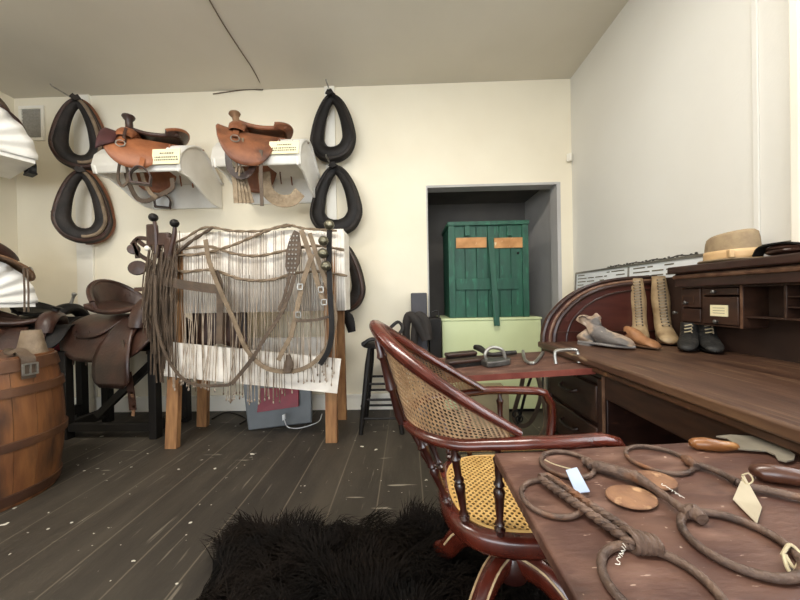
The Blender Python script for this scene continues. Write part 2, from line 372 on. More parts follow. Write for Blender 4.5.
w.box(XR - .03, XR, WY0, WY1 - .01, WZ1, WZ1 + .1); w.box(XR - .05, XR, WY0 - .1, y1, WZ0 - .08, WZ0 - .05)
win = struct(w.build('window_1', 'trim', smooth=False, bevel=.004))
w = G(); w.box(XR + .02, XR + .07, WY0, WY0 + .05, WZ0, WZ1); w.box(XR + .02, XR + .07, WY1 - .05, WY1, WZ0, WZ1); w.box(XR + .02, XR + .07, WY0, WY1, WZ0, WZ0 + .05)
w.box(XR + .02, XR + .07, WY0, WY1, WZ1 - .05, WZ1); w.box(XR + .02, XR + .07, WY0, WY1, 1.98, 2.03); w.build('window_sash', 'trim', win, smooth=False)
G().box(XR + .04, XR + .045, WY0 + .05, WY1 - .05, WZ0 + .05, WZ1 - .05).build('window_pane', 'glass', win, smooth=False)

# air vent
a, b = at(20, 107, D), at(46, 141, D)
vt = thing('air_vent', 'small square air vent with a grey mesh high on the cream wall', 'vent', ((a.x + b.x) / 2, D - .02, b.z))
w = G(); f_ = .03
w.box(a.x, b.x, D - .016, D, a.z - f_, a.z); w.box(a.x, b.x, D - .016, D, b.z, b.z + f_); w.box(a.x, a.x + f_, D - .016, D, b.z + f_, a.z - f_); w.box(b.x - f_, b.x, D - .016, D, b.z + f_, a.z - f_)
w.build('frame', 'trim', vt, smooth=False, bevel=.003)
w = G(); w.box(a.x + f_, b.x - f_, D - .006, D - .001, b.z + f_, a.z - f_)
for k in range(9):
    z = b.z + f_ + (a.z - b.z - 2 * f_) * (k + .5) / 9; w.box(a.x + f_, b.x - f_, D - .010, D - .006, z - .004, z + .004)
w.build('mesh_panel', 'vent', vt, smooth=False)
# sensor
a = at(569.5, 157.5, D - .03)
tag(G().obox(a, (.014, .01, 0), (-.012, .018, 0), (0, 0, .035)).build('wall_sensor', 'trim', bevel=.006), 'small white sensor box in the corner above the doorway', 'sensor')
# ceiling cable
zz = HC - .008
P = [onz(206, -6, zz), onz(222, 22, zz), onz(240, 50, zz), onz(252, 68, zz), at(263, 88, D - .01)]
P = catmull(P, 5) + catmull([at(262.5, 90, D - .008), at(248, 89.5, D - .008), at(230, 91.5, D - .008), at(213, 94, D - .01)], 5)
tag(G().tube(P, .0045, 6).build('cable', 'cable'), 'thin brown cable running over the ceiling to the back wall', 'cable')

# ------------------------------------------------------------------ saddles
def saddle(label, loc, rz, sc, m_main, m_skirt, m_horn, m_seat=None, horn=.1, horn_r=.028, cant=.12, fend=True, drop=.30, wid=.2, group='saddles on display', stir=True, fs=1.0, lean=None, fx=.03, lining=None, name='western_saddle', flap=False, cw=1.0, hlean=.35, sz=0.):
    t = thing(name, label, 'saddle', loc, rz, group); t.scale = (sc,) * 3
    m_seat = m_seat or m_main
    def drape(x, a, lift=0):          # a = signed angle round the ridge
        s_ = math.sin(a); c_ = math.cos(a)
        return V((x, (wid + lift) * s_ * (1 + .12 * abs(s_)), -drop * (1 - c_) + lift * c_))
    def skirt(u, v):
        x = -.36 + .70 * u; q = max(0, 1 - abs((u - .5) * 2) ** 3.2) ** .5
        if flap:
            q = max(0, 1 - abs((x - .12) / .225) ** 2.6) ** .5; a = (v * 2 - 1) * R(26 + 70 * q)
            lf = .010 + .03 * max(0, (x - .1) / .24) ** 2
            if abs(a) > R(84): p = drape(x, math.copysign(R(84), a), lf); p.z -= (abs(a) - R(84)) * .34; return p
            return drape(x, a, lf)
        a = (v * 2 - 1) * R(38 + 42 * q); return drape(x, a, .008)
    G().grid(skirt, 41, 29).build('skirt', m_skirt, t, solid=.012, local=True)
    def jockey(u, v):
        x = -.30 + .34 * u; q = max(0, 1 - abs((u - .5) * 2) ** 2.6) ** .5
        return drape(x, (v * 2 - 1) * R(24 + 30 * q), .024)
    if not flap: G().grid(jockey, 17, 15).build('rear_jockey', m_main, t, solid=.010, local=True)
    def seat(u, v):
        x = -.17 + .36 * u; hw = .15 - .055 * u + .02 * math.sin(u * PI); y = (v * 2 - 1) * hw
        z = .06 + .055 * (1 - u) ** 2.5 + .05 * u ** 3 - .25 * y * y / hw * .6; return V((x, y, z))
    G().grid(seat, 15, 13).build('seat', m_seat, t, solid=.03, local=True, soff=-1)
    def cantle(u, v):                  # dished wall standing up behind the seat
        a = (u * 2 - 1) * R(78); r = .165 + .03 * v; h = cant * math.cos(a * .98) ** .7
        return V((-.05 - r * math.cos(a) * (.72 + .16 * v), r * math.sin(a) * 1.02 * cw, .07 + h * v - .03 * abs(math.sin(a)) ** 2))
    G().grid(cantle, 21, 7).build('cantle', m_seat, t, solid=.022, local=True)
    rim = [cantle(i / 20, 1) for i in range(21)]
    G().tube(rim, .014, 8).build('cantle_roll', m_main, t, local=True)
    def swell(u, v):
        a = (u * 2 - 1) * R(82); rr = .045 + .02 * math.cos(a); ph = v * 2 * PI
        base = V((.20, (wid * .78) * math.sin(a), (.115 - sz * 1.0) * math.cos(a) - .02 - .05 * abs(math.sin(a)) ** 3))
        rad = V((0, math.sin(a), math.cos(a)))
        return base + X_ * math.cos(ph) * rr * 1.1 + rad * math.sin(ph) * rr * .8
    G().grid(swell, 19, 12, cv=True).build('swell', m_main, t, local=True)
    hb = V((.215, 0, .13 - sz)); hd = V((hlean, 0, 1)).normalized()
    G().lathe([(horn_r * 1.15, 0), (horn_r * .9, horn * .35), (horn_r * .85, horn * .7), (horn_r * 1.25, horn * .82), (horn_r * 1.5, horn * .92), (horn_r * 1.35, horn), (horn_r * .5, horn * 1.05)], hb, hd, 14).build('horn', m_horn, t, local=True)
    if lining:
        def lin_(u, v):
            a = (v * 2 - 1) * R(80) * (1 - .22 * u); x_ = .335 - .10 * u; return drape(x_, a, .024 + .03 * max(0, (x_ - .1) / .24) ** 2)
        G().grid(lin_, 6, 25).build('lining', lining, t, solid=.01, local=True)
    for s in (-1, 1):
        if fend:
            def fender(u, v):
                hw = .055 + .075 * math.sin(min(u * 1.25, 1) * PI * .5) ** 1.5 * (1 if u < .85 else math.sqrt(max(.05, 1 - ((u - .85) / .16) ** 2)))
                x = fx + .02 * u + (v * 2 - 1) * hw; a = R(22) + u * R(62) * fs
                p = drape(x, a if a < R(84) else R(84), .034)
                if a > R(84): p.z -= (a - R(84)) * .30
                p.y *= s; return p
            G().grid(fender, 16, 9).build('fender', m_main, t, solid=.008, local=True)
        if stir:
            zb = -drop - .03 - .16 * fs; yy = (wid + .05) * 1.1 * s
            st = G().strap(catmull([(fx + .02, (wid + .03) * s, -drop * .75), (fx + .025, yy, -drop - .02), (.06, yy, zb)], 4), .032, .008, (0, s, 0)).build('stirrup_leather', m_main, t, local=True)
            pts = [(.0, yy, zb - .12), (-.005, yy, zb - .05), (.03, yy, zb), (.06, yy, zb + .012), (.09, yy, zb), (.125, yy, zb - .05), (.12, yy, zb - .12)]
            w = G().strap(catmull(pts, 4), .05, .012, (0, 0, 1)).box(-.008, .128, yy - .03, yy + .03, zb - .135, zb - .118)
            w.build('stirrup', m_horn, st, local=True, bevel=.003)
        rg = G().tube(ring(drape(.20, R(62) * s, .03), .03, X_, V((0, .3 * s, -1)).normalized(), 20), .005, 6, closed=True)
        rg.build('rigging_ring', 'steel', t, local=True)
        G().strap([drape(.20, R(40) * s, .032), drape(.20, R(60) * s, .036)], .04, .006, (0, s, .4)).build('rigging_strap', m_main, t, local=True)
        cg = G()
        for k in range(2):
            p = drape(-.22 + .1 * k, R(46) * s, .034); cg.strap([p, p + V((.01, .01 * s, -.10)), p + V((.0, .016 * s, -.2))], .012, .004, (0, s, 0))
        cg.build('tie_strings', m_main, t, local=True)
    return t

# ------------------------------------------------------------------ wall racks
def wall_rack(label, xl, xr, zo, sign_px):
    t = thing('saddle_rack', label, 'rack', ((xl + xr) / 2, 2.6, zo - .13), 0, 'white saddle racks on the back wall')
    prof = [(2.29, 0), (2.275, .06), (2.30, .15), (2.36, .22), (2.45, .28), (2.53, .30), (2.60, .28), (2.70, .21), (2.838, .10)]
    def top(u, v):
        k = u * (len(prof) - 1); i = min(int(k), len(prof) - 2); f = k - i
        return V((xl + (xr - xl) * v, prof[i][0] * (1 - f) + prof[i + 1][0] * f, zo + prof[i][1] * (1 - f) + prof[i + 1][1] * f))
    G().grid(top, 33, 2).build('cover', 'white', t, solid=.016, soff=-1)
    poly = [(2.29, 0)] + prof[1:] + [(2.838, -.125), (2.72, -.125), (2.62, -.10), (2.50, -.04), (2.40, 0)]
    for x in (xl + .018, xr - .035):
        G().prism([(y, z) for y, z in poly], (x, 0, zo - .004), Y_, Z_, (.017, 0, 0)).build('end_panel', 'white', t, bevel=.003)
    G().box(xl + .036, xr - .036, 2.815, 2.838, zo - .125, zo + .12).build('back_panel', 'white', t)
    return t
za = at(140, 172, 2.29).z
xl, xr = at(93, 172, 2.29).x, at(181, 172, 2.29).x
wall_rack('white wooden saddle rack under the orange saddle, left of the pair', xl, xr, za, None)
zb = at(270, 165, 2.29).z
xl2, xr2 = at(212, 165, 2.29).x, at(301, 165, 2.29).x
wall_rack('white wooden saddle rack under the brown saddle with sheepskin, right of the pair', xl2, xr2, zb, None)
def card(label, p0, p1, Y, tilt):
    a, b = at(*p0, Y), at(*p1, Y); c = (a + b) / 2; hw = (b.x - a.x) / 2; hh = (a.z - b.z) / 2
    up = V((0, math.sin(tilt), math.cos(tilt))); nr = V((0, -math.cos(tilt), math.sin(tilt)))
    o = G().obox(c, X_ * hw, nr * .002, up * hh).build('label_card', 'sign', smooth=False); tag(o, label, 'label', 'cream label cards on the racks')
    w = G(); rnd = random.Random(label)
    for r, (z, n, ww) in enumerate(((.42, 4, .45), (-.1, 7, .8), (-.45, 7, .8))):
        x = -ww * hw
        while x < ww * hw:
            l = rnd.uniform(.05, .14) * hw; w.obox(c + X_ * (x + l / 2) + up * z * hh + nr * .003, X_ * l / 2, nr * .0006, up * hh * .09); x += l + .05 * hw
    tx = w.build('printed_text', 'ink', o, smooth=False); return o
card('cream label card on the front of the rack under the orange saddle', (152, 149), (180, 164), 2.262, R(6))
card('cream label card on the front of the rack under the sheepskin saddle', (269, 141), (299, 154), 2.268, R(10))

# saddles on the wall racks
sA = saddle('orange tan saddle with a stubby dark horn on the left wall rack', V((at(155, 150, 2.45).x, 2.50, za + .305)), PI + R(28), .90, 'tan', 'tan', 'leather', 'leather', horn=.16, horn_r=.033, cant=.085, fend=False, drop=.31, wid=.27, lining='burg', stir=True, fs=.1, flap=True, hlean=.05, sz=.06)
sB = saddle('brown saddle with a tan horn and fleece lining on the right wall rack', V((at(263, 150, 2.45).x, 2.50, zb + .300)), PI + R(22), .95, 'leather2', 'leather2', 'hornl', 'leather2', horn=.13, horn_r=.032, cant=.05, fend=False, drop=.33, wid=.27, stir=False, fs=.1, flap=True, hlean=.2, sz=.06)
# cinches and straps dangling from them
def dangle(par, pts, Y, w, m, name='cinch_strap'):
    return G().strap(catmull([at(a, b, Y) for a, b in pts], 6), w, .006, (0, -1, 0)).build(name, m, par)
dangle(sA, [(120, 160), (118, 178), (122, 186), (128, 180), (126, 162)], 2.24, .02, 'strapd')
dangle(sA, [(124, 162), (128, 180), (136, 197), (146, 201), (160, 195), (172, 188), (172, 178)], 2.34, .035, 'strapd')
dangle(sA, [(140, 160), (143, 178), (150, 192), (157, 198)], 2.30, .03, 'strap')
dangle(sA, [(128, 150), (124, 138), (126, 128)], 2.22, .02, 'leather', 'tie_strap')
for k in range(5): dangle(sB, [(233 + k * 2, 168), (235 + k * 3, 186), (236 + k * 4, 203)], 2.27 + .01 * k, .035, 'fleece', 'fleece_tassel')
dangle(sB, [(264, 172), (267, 190), (278, 200), (292, 200), (300, 192)], 2.42, .10, 'fleece', 'girth')
dangle(sB, [(261, 150), (261, 175), (262, 206)], 2.22, .026, 'strapd', 'latigo')
dangle(sB, [(240, 138), (238, 150), (236, 172)], 2.20, .016, 'strap', 'tie_strap'); dangle(sB, [(243, 138), (242, 152), (239, 176)], 2.20, .012, 'strap', 'tie_strap')
dangle(sB, [(228, 150), (230, 168), (240, 176), (250, 172), (256, 158)], 2.24, .05, 'leather', 'cinch_strap')

# ------------------------------------------------------------------ horse collars
def collar(label, px, py, Y, w, h, rz, m, thick=.055, hames=False, lean=0):
    c = at(px, py, Y); t = thing('horse_collar', label, 'horse collar', c - Z_ * h / 2, rz, 'horse collars on the back wall')
    half = [(0, .44), (.15, .36), (.29, .16), (.37, -.06), (.385, -.23), (.28, -.37), (.12, -.43), (0, -.44)]
    pl = [V((x * w, 0, (z + .5) * h)) for x, z in half]; pr = [V((-p.x, 0, p.z)) for p in pl[1:-1]][::-1]
    P = catmull(pl + pr, 5, closed=True); n = len(P)
    rr = [thick * (.55 + .55 * (1 - (p.z / h)) ** .8) for p in P]
    G().tube(P, rr, 12, closed=True, flat=(1.18, .9), up=(0, 1, 0)).build('padding', m, t, local=True)
    rim = [V((p.x * (1 + .72 * r / (w * .38)), -.028, h / 2 + (p.z - h / 2) * (1 + .6 * r / (h * .44)))) for p, r in zip(P, rr)]
    G().tube(rim, [r * .36 for r in rr], 8, closed=True, up=(0, 1, 0)).build('rim_roll', 'greyl' if m != 'greyl' else 'leather', t, local=True)
    G().strap([(-.028, -.07, h * .985), (0, -.075, h * .955), (.028, -.07, h * .985)], .045, .01, (0, -1, 0)).tube([(-.02, -.03, h * .93), (-.026, -.03, h * .985)], .014).tube([(.02, -.03, h * .93), (.026, -.03, h * .985)], .014).build('top_cap', m, t, local=True)
    if hames:
        G().tube([V((p.x * 1.18, .045, h / 2 + (p.z - h / 2) * 1.08)) for p in P[:n // 2 + 1]], .05, 8, flat=(1, .5), up=(0, 1, 0)).build('side_pad', 'leather2', t, local=True)
        pts = [V((p.x * 1.16, -.055, h / 2 + (p.z - h / 2) * 1.05)) for p in P[:n // 2 + 1]]
        G().tube(pts, .014, 8, up=(0, 1, 0)).build('wooden_hame', 'strap', t, local=True)
        cg = G()
        for k in range(5):
            z = h * (.2 + .05 * k); cg.tube(ring(V((-w * .5, -.03, z)), .016, Z_, X_ if k % 2 else Y_, 12), .004, 5, closed=True)
        cg.build('chain', 'iron', t, local=True)
    return t
collar('black padded collar, upper of the two nearest the doorway', 333, 127, 2.74, .39, .58, R(-8), 'blackl', .058)
collar('black padded collar, lower of the two right of the saddle racks', 336, 199, 2.72, .45, .60, R(-6), 'blackl', .062)
collar('black collar half hidden behind the right end of the white panel', 342, 276, 2.70, .40, .60, R(-10), 'greyl', .058)
collar('black horse collar with brown side pad hanging nearest the air vent', 79, 133, 2.70, .33, .62, R(34), 'greyl', .056, True)
collar('black horse collar with brown side pad, lower one left of the orange saddle', 83, 205, 2.68, .35, .64, R(34), 'greyl', .056, True)
w = G()
for px, py in ((331, 94), (331, 165), (72, 98), (80, 168)):
    p = at(px, py, 2.80); peg = G().tube([p + Y_ * .036, p - Y_ * .16, p - Y_ * .175 + Z_ * .012], .007, 8).build('wall_peg', 'steel')
    tag(peg, 'steel peg holding the ' + {94: 'upper black', 165: 'lower black', 98: 'upper padded', 168: 'lower padded'}[py] + ' collar on the back wall', 'peg', 'pegs for the collars')
p = at(346, 326, 2.6)
tag(G().tube(catmull([at(338, 312, 2.60), at(348, 318, 2.58), at(352, 332, 2.58)], 5), [.03, .05, .035], 10, flat=(1, .4), up=(0, -1, 0)).build('leather_flap', 'blackl'), 'black leather flap poking out behind the right leg of the panel stand', 'leather')

# ------------------------------------------------------------------ pleated racks on the left wall
def pleated(label, c, Rr, ang, L_):
    t = thing('pleated_rack', label, 'rack', c, ang, 'pleated white racks on the left wall')   # local +x = along the face, local -y = the way the face looks
    def face(u, v):
        a = PI * v; r = Rr * (.04 + .96 * u); return V((r * math.cos(a) * 1.0, -.02 - .012 * u * math.sin(a * 22), r * math.sin(a)))
    G().grid(face, 8, 177).build('pleated_face', 'pleat', t, solid=.004, local=True)
    def bodyf(u, v):
        a = PI * v; return V((Rr * .97 * math.cos(a), L_ * u, Rr * .97 * math.sin(a)))
    G().grid(bodyf, 2, 25).build('curved_cover', 'pleat', t, solid=.01, local=True)
    G().box(-Rr * .97, Rr * .97, -.012, L_, -.03, 0).build('base_board', 'white', t, local=True)
    return t
PA = R(65); pax = V((math.cos(PA), math.sin(PA), 0)); pin = V((-math.sin(PA), math.cos(PA), 0))
c1 = at(37, 161, 2.3) - pax * .38; pleated('white pleated saddle rack at the left edge, up near the ceiling', c1, .38, PA, .6)
c2 = at(37, 303, 2.3) - pax * .36; pleated('white pleated saddle rack at the left edge, low behind the barrel', c2, .36, PA, .6)
saddle('dark saddle on the upper pleated rack, cut by the photo edge', c1 + pin * .24 + Z_ * .37, PA - PI / 2, .86, 'strapd', 'leather', 'blackl', drop=.3, wid=.36, stir=True, fs=.3, fend=False)
sG = saddle('black saddle with a tan skirt on the lower pleated rack', c2 + pin * .17 + Z_ * .365, PA - PI / 2, .9, 'leather', 'hornl', 'blackl', 'blackl', drop=.26, wid=.35, stir=False, fend=False, cant=.16)
for k, x in enumerate((24.5, 28.5)):
    G().strap([at(x - 1, 268, 2.12), at(x, 290, 2.10), at(x, 312, 2.10)], .012, .004, (0, -1, 0)).build('tie_strap', 'strapd', sG)

# ------------------------------------------------------------------ dark saddles on the left, black stand
def black_stand(name, label, x0, x1, y0, y1, zt):
    t = thing(name, label, 'stand', ((x0 + x1) / 2, (y0 + y1) / 2, 0), 0, 'black saddle stands')
    for x in (x0, x1):
        for y in (y0, y1):
            G().box(x - .03, x + .03, y - .03, y + .03, 0, zt - .05).build('leg', 'black', t, bevel=.004)
    for x in (x0, x1): G().box(x - .028, x + .028, y0 + .03, y1 - .03, .05, .13).build('foot_rail', 'black', t, bevel=.004)
    G().box(x0 - .05, x1 + .05, (y0 + y1) / 2 - .045, (y0 + y1) / 2 + .045, zt - .05, zt + .04).box(x0 - .03, x1 + .03, y0 - .03, y1 + .03, zt - .06, zt - .05).build('top_rail', 'black', t, bevel=.004)
    for y in (y0,):
        G().beam((x0 + .25, y, .18), (x1 - .02, y, zt - .16), .05, .04, (0, 1, 0)).build('brace', 'black', t)
        G().box(x0 + .03, x1 - .03, y - .022, y + .022, .06, .12).build('stretcher', 'black', t, bevel=.004)
    return t
pA = at(68, 345, 2.3); pB = at(156, 345, 2.3)
black_stand('saddle_stand', 'black wooden stand under the big dark brown saddle', pA.x, pB.x, 2.28, 2.60, .74)
cs = saddle('big dark brown saddle with high round cantle on the black stand', V((at(117, 330, 2.4).x + .10, 2.44, .93)), R(-10), 1.3, 'leather', 'leather', 'leather', horn=.08, cant=.17, drop=.30, wid=.17, fs=1.35, cw=.82, fx=.12, stir=False)
for pts, wd_, m_ in (([(128, 372), (131, 392), (133, 410)], .05, 'leather'), ([(132, 392), (134, 404), (133, 416)], .022, 'hornl'), ([(122, 340), (125, 362), (122, 384)], .018, 'strapd')): dangle(cs, pts, 2.13, wd_, m_, 'hanging_strap')
pC, pD = at(18, 345, 2.55), at(60, 345, 2.55)
black_stand('saddle_stand', 'black wooden stand in the shade under the black saddle by the barrel', pC.x - .25, pD.x, 2.50, 2.72, .72)
saddle('black saddle with a small shiny horn behind the big brown saddle', V((at(62, 325, 2.62).x - .10, 2.60, .93)), R(4), .90, 'blackl', 'blackl', 'steel', horn=.12, horn_r=.014, cant=.1, drop=.3, wid=.2, stir=False)
saddle('dark saddle rising just behind the barrel top at the left', V((at(20, 322, 2.2).x - .02, 2.22, .88)), R(30), .85, 'leather', 'blackl', 'blackl', cant=.1, drop=.3, wid=.2, stir=False, horn=.05)
black_stand('saddle_stand', 'black wooden stand right behind the barrel', at(10, 345, 2.2).x - .12, at(30, 345, 2.2).x + .05, 2.12, 2.32, .64)
p = at(59, 338, 2.34)
tag(G().strap(catmull([p + V((.0, .05, .06)), p + V((.005, .02, 0)), p + V((-.03, 0, -.09))], 4), .07, .006, (0, -1, .2)).build('cloth_tab', 'pink'), 'small red cloth tab under the dark saddles', 'cloth')

# ------------------------------------------------------------------ barrel
bc = V((-2.31, 1.58, 0)); BH = .78
bt = thing('barrel', 'old orange brown oak barrel with wooden hoops at the left edge', 'barrel', bc)
def br(z): q = (z / BH - .5) * 2; return .25 + .04 * (1 - q * q)
w = G()
for k in range(20):
    a0, a1 = 2 * PI * k / 20 + .0025, 2 * PI * (k + 1) / 20 - .0025
    def st(u, v): z = BH * u; a = a0 + (a1 - a0) * v; r = br(z); return bc + V((r * math.cos(a), r * math.sin(a), z))
    w.grid(st, 13, 4)
w.build('staves', 'barrel', bt, ang=25)
for z, h, e in ((.70, .07, .010), (.575, .05, .012), (.30, .05, .012), (.015, .06, .010)):
    G().lathe([(br(z) - .004, 0), (br(z) + e, .004), (br(z + h) + e, h - .004), (br(z + h) - .004, h)], bc + Z_ * z, Z_, 40).build('hoop', 'hoopw', bt)
G().lathe([(br(.74) - .022, 0), (br(.75) - .022, .02)], bc + Z_ * .735, Z_, 40).build('head', 'cask', bt)
# leather hood on the barrel
hc = V((-2.15, 1.665, .757))
lh = thing('leather_hood', 'grey brown leather cone with a buckled strap on the barrel top', 'leather hood', hc)
G().lathe([(.072, 0), (.068, .03), (.056, .09), (.047, .135), (.044, .15), (.038, .15), (.039, .10)], hc, Z_, 20, 1.0, .8).build('cone', 'strap', lh)
q = bc + V((.995, -.10, 0)).normalized() * .286 + Z_ * .71
Ps = catmull([hc + V((-.07, -.02, .03)), hc + V((-.03, -.075, .04)), hc + V((.03, -.075, .04)), q + V((-.03, .01, .075)), q + V((.0, 0, .055)), q, q - Z_ * .05], 5)
sp = G().strap(Ps, .052, .006, (1, -.3, .6)).build('strap', 'strapd', lh)
bx = G(); sv = V((.10, .995, 0)); ov = V((.995, -.1, 0)) * .012
for dx, dz, hx, hz in ((0, .028, .03, .004), (0, -.028, .03, .004), (-.028, 0, .004, .03), (.028, 0, .004, .03), (0, 0, .003, .028)): bx.obox(q + ov + sv * dx + Z_ * dz, sv * hx, ov.normalized() * .004, Z_ * hz)
bx.build('buckle', 'steel', sp)

# ------------------------------------------------------------------ panel stand
YP = 2.20
pl, pr_ = at(172, 240, YP).x, at(343, 240, YP).x; zt, zb_ = at(258, 231, YP).z, at(258, 312, YP).z
ps = thing('display_stand', 'pine legged stand with white ribbed panels holding the fly net', 'display stand', ((pl + pr_) / 2, 2.4, 0))
def legs(a, b, nm): G().beam(a, b, .085, .042, (0, 1, 0)).build('leg', 'pine', ps, bevel=.003)
for (b0, b1, t0, Yb, Yt) in ((172.5, 448, 181, 2.17, 2.225), (332, 442, 331, 2.20, 2.225), (203, 426, 207, 2.52, 2.36), (342, 419, 338, 2.62, 2.36)):
    pb_ = onz(b0, b1, 0); pb_.y = pb_.y; tp = at(t0, 300, Yt); tp.z = zt - .06
    legs(V((pb_.x, pb_.y, 0)), tp, '')
# ribbed upper panel: a folded sheet, ridge on top
w = G()
def rib(u, v):
    x = pl + (pr_ - pl) * u; return V((x, YP - .0022 * math.sin(u * 2 * PI * 64), zb_ + (zt - zb_) * v))
w.grid(rib, 64 * 8 + 1, 2)
w.build('upper_panel', 'board', ps, solid=.008, soff=1 if False else -1)
G().box(pl, pr_, YP + .012, YP + .20, zt - .012, zt).build('top_fold', 'board', ps, bevel=.004)
G().box(pr_ - .004, pr_ + .008, YP + .005, YP + .19, zb_, zt - .012).build('end_fold', 'board', ps, bevel=.003)
G().box(pl, pr_, YP + .19, YP + .20, zb_, zt - .012).build('rear_panel', 'board', ps)
q = [at(169, 342, 2.13), at(341, 359, 2.13), at(337, 393.5, 2.13), at(163.6, 376, 2.13)]
w = G(); w.hexa([q[3], q[2], q[2] + Y_ * .012, q[3] + Y_ * .012, q[0], q[1], q[1] + Y_ * .012, q[0] + Y_ * .012])
w.build('lower_board', 'board', ps, smooth=False)
a, b = at(240, 338, 2.5), at(328, 356, 2.5); G().box(a.x - .1, b.x, 2.48, 2.49, b.z, a.z).build('rear_board', 'board', ps, smooth=False)

# fly net -----------------------------------------------------------
def cp(x, y, Y=2.17): return at(120 + x * .41667, 200 + y * .41667, Y)          # crop coordinates of the panel close-up
fn = thing('fly_net', 'leather fly net with long knotted cords draped over the white panel', 'fly net', (at(258, 300, 2.15).x, 2.15, .4))
def band(pts, r, m='strap', Y=2.165, nm='band'):
    P = catmull([cp(a, b, Y + (c[0] if c else 0)) for a, b, *c in pts], 8); w = G(); n = len(P)
    for k in range(2):      # two strands laid side by side read as a braid
        w.tube([p + Z_ * (r * .6 * math.sin(i * .9 + k * PI)) - Y_ * r * .5 * math.cos(i * .9 + k * PI) for i, p in enumerate(P)], r * .85, 6)
    return w.build(nm, m, fn)
band([(95, 115), (150, 95), (205, 66), (270, 74), (340, 74), (400, 60), (440, 68), (520, 74)], .008)
band([(120, 132), (190, 130), (260, 112), (320, 88), (370, 68), (410, 62)], .009)
band([(140, 118), (215, 112), (270, 128), (330, 134), (400, 121), (470, 110), (538, 120)], .009)
band([(75, 155), (150, 172), (220, 168), (290, 190), (360, 192), (420, 176), (480, 172), (545, 182)], .009)
band([(70, 165), (120, 140), (170, 100), (220, 68)], .010, 'strapd', 2.15)
rnd = random.Random(3)
for k in range(84):
    x = 128 + 392 * (k + rnd.uniform(-.3, .3)) / 83; top = rnd.choice((74, 74, 128, 180)) if x < 430 else rnd.choice((112, 178))
    sway = rnd.uniform(-8, 6) if rnd.random() < .75 else rnd.uniform(-30, 20)
    bot = 445 + (x - 128) * .055 + rnd.uniform(-18, 12) + (25 if 250 < x < 380 else 0)
    if x > 400: bot = rnd.uniform(395, 445)
    m1 = x + sway * .3 + rnd.uniform(-5, 5)
    P = catmull([cp(x, top, 2.178), cp(x + sway * .06, 240, 2.172), cp(m1, 330, 2.125), cp(x + sway, bot, 2.105)], 4)
    w = G().tube(P, .0024, 5); w.ell(P[-1], (.006, .006, .011), 6, 4)
    w.build('cord', 'cord' if rnd.random() < .7 else 'cordd', fn)
w = G()
for k in range(70):          # dense bunch of cords hanging off the left end
    x = rnd.uniform(58, 128); top = rnd.uniform(105, 170); bot = rnd.uniform(300, 440) if x > 75 else rnd.uniform(260, 340)
    w.tube(catmull([cp(x + 10, top, rnd.uniform(2.1, 2.2)), cp(x + rnd.uniform(-8, 8), top + 90, rnd.uniform(2.08, 2.16)), cp(x + rnd.uniform(-12, 12), bot, rnd.uniform(2.08, 2.16))], 4), .005, 5)
o = w.build('cord_bunch', 'strapd', fn); o['kind'] = 'stuff'

a, b = at(190, 305, 2.30), at(246, 346, 2.30)
tag(G().grid(lambda u, v: V((a.x + (b.x - a.x) * u, 2.31 + .015 * math.sin(u * 14 + v * 2), a.z + (b.z - a.z) * v - .02 * math.sin(u * 9) * v)), 25, 8).build('saddle_skirt', 'leather', solid=.008), 'dark brown leather skirt hanging behind the cords, between the two white panels', 'leather')
# harness straps over the net
def harness(name, label, cat, strips, group=None):
    P0 = cp(strips[0][0][0][0], strips[0][0][0][1], 2.1); t = thing(name, label, cat, P0, 0, group)
    for pts, wd, m, Y, nm in strips:
        P = catmull([cp(a, b, Y + (c[0] if c else 0)) for a, b, *c in pts], 6); G().strap(P, wd, .007, (0, -1, 0)).build(nm, m, t)
    return t
harness('driving_harness', 'dark leather harness with a rein in a wide loop over the fly net', 'harness',
  [([(205, 95), (215, 150), (240, 215), (272, 285), (305, 360), (355, 405), (430, 408), (485, 370), (515, 300), (510, 240), (488, 180), (455, 80)], .03, 'strap', 2.075, 'rein'),
   ([(75, 190), (150, 203), (238, 215)], .065, 'strapd', 2.10, 'breast_strap'), ([(228, 170), (240, 215), (238, 345)], .045, 'strapd', 2.095, 'drop_strap'),
   ([(420, 180), (392, 262), (345, 335), (318, 380), (268, 442)], .026, 'strapd', 2.06, 'crossing_strap'),
   ([(85, 180), (88, 300), (120, 390), (170, 440), (250, 445), (268, 438)], .02, 'strapd', 2.07, 'curved_strap')])
bd = harness('bridle', 'brown bridle with buckled cheek straps on the right of the panel', 'bridle',
  [([(435, 72), (455, 130), (476, 205), (490, 250)], .034, 'strap', 2.09, 'cheek_strap'), ([(462, 130), (440, 195), (425, 260), (410, 330)], .034, 'strap', 2.085, 'cheek_strap'), ([(420, 290), (470, 288), (500, 280)], .02, 'strapd', 2.08, 'nose_band'), ([(408, 330), (392, 360), (380, 385)], .03, 'strap', 2.05, 'rein')])
for x, y in ((432, 208), (428, 275), (482, 215), (490, 245)):
    p = cp(x, y, 2.075); w = G()
    for dx, dz, hx, hz in ((0, .018, .018, .003), (0, -.018, .018, .003), (-.017, 0, .003, .018), (.017, 0, .003, .018)): w.obox(p + V((dx, 0, dz)), X_ * hx, Y_ * .003, Z_ * hz)
    w.build('buckle', 'steel', bd)
p = cp(405, 395, 2.06)
tag(G().tube(catmull([p + V((.0, 0, .07)), p, p + V((-.01, -.01, -.05))], 4), [.012, .035, .03], 10, flat=(1, .6), up=(0, -1, 0)).build('leather_tassel', 'strapd'), 'brown leather tassel at the bottom of the looped rein', 'tassel')
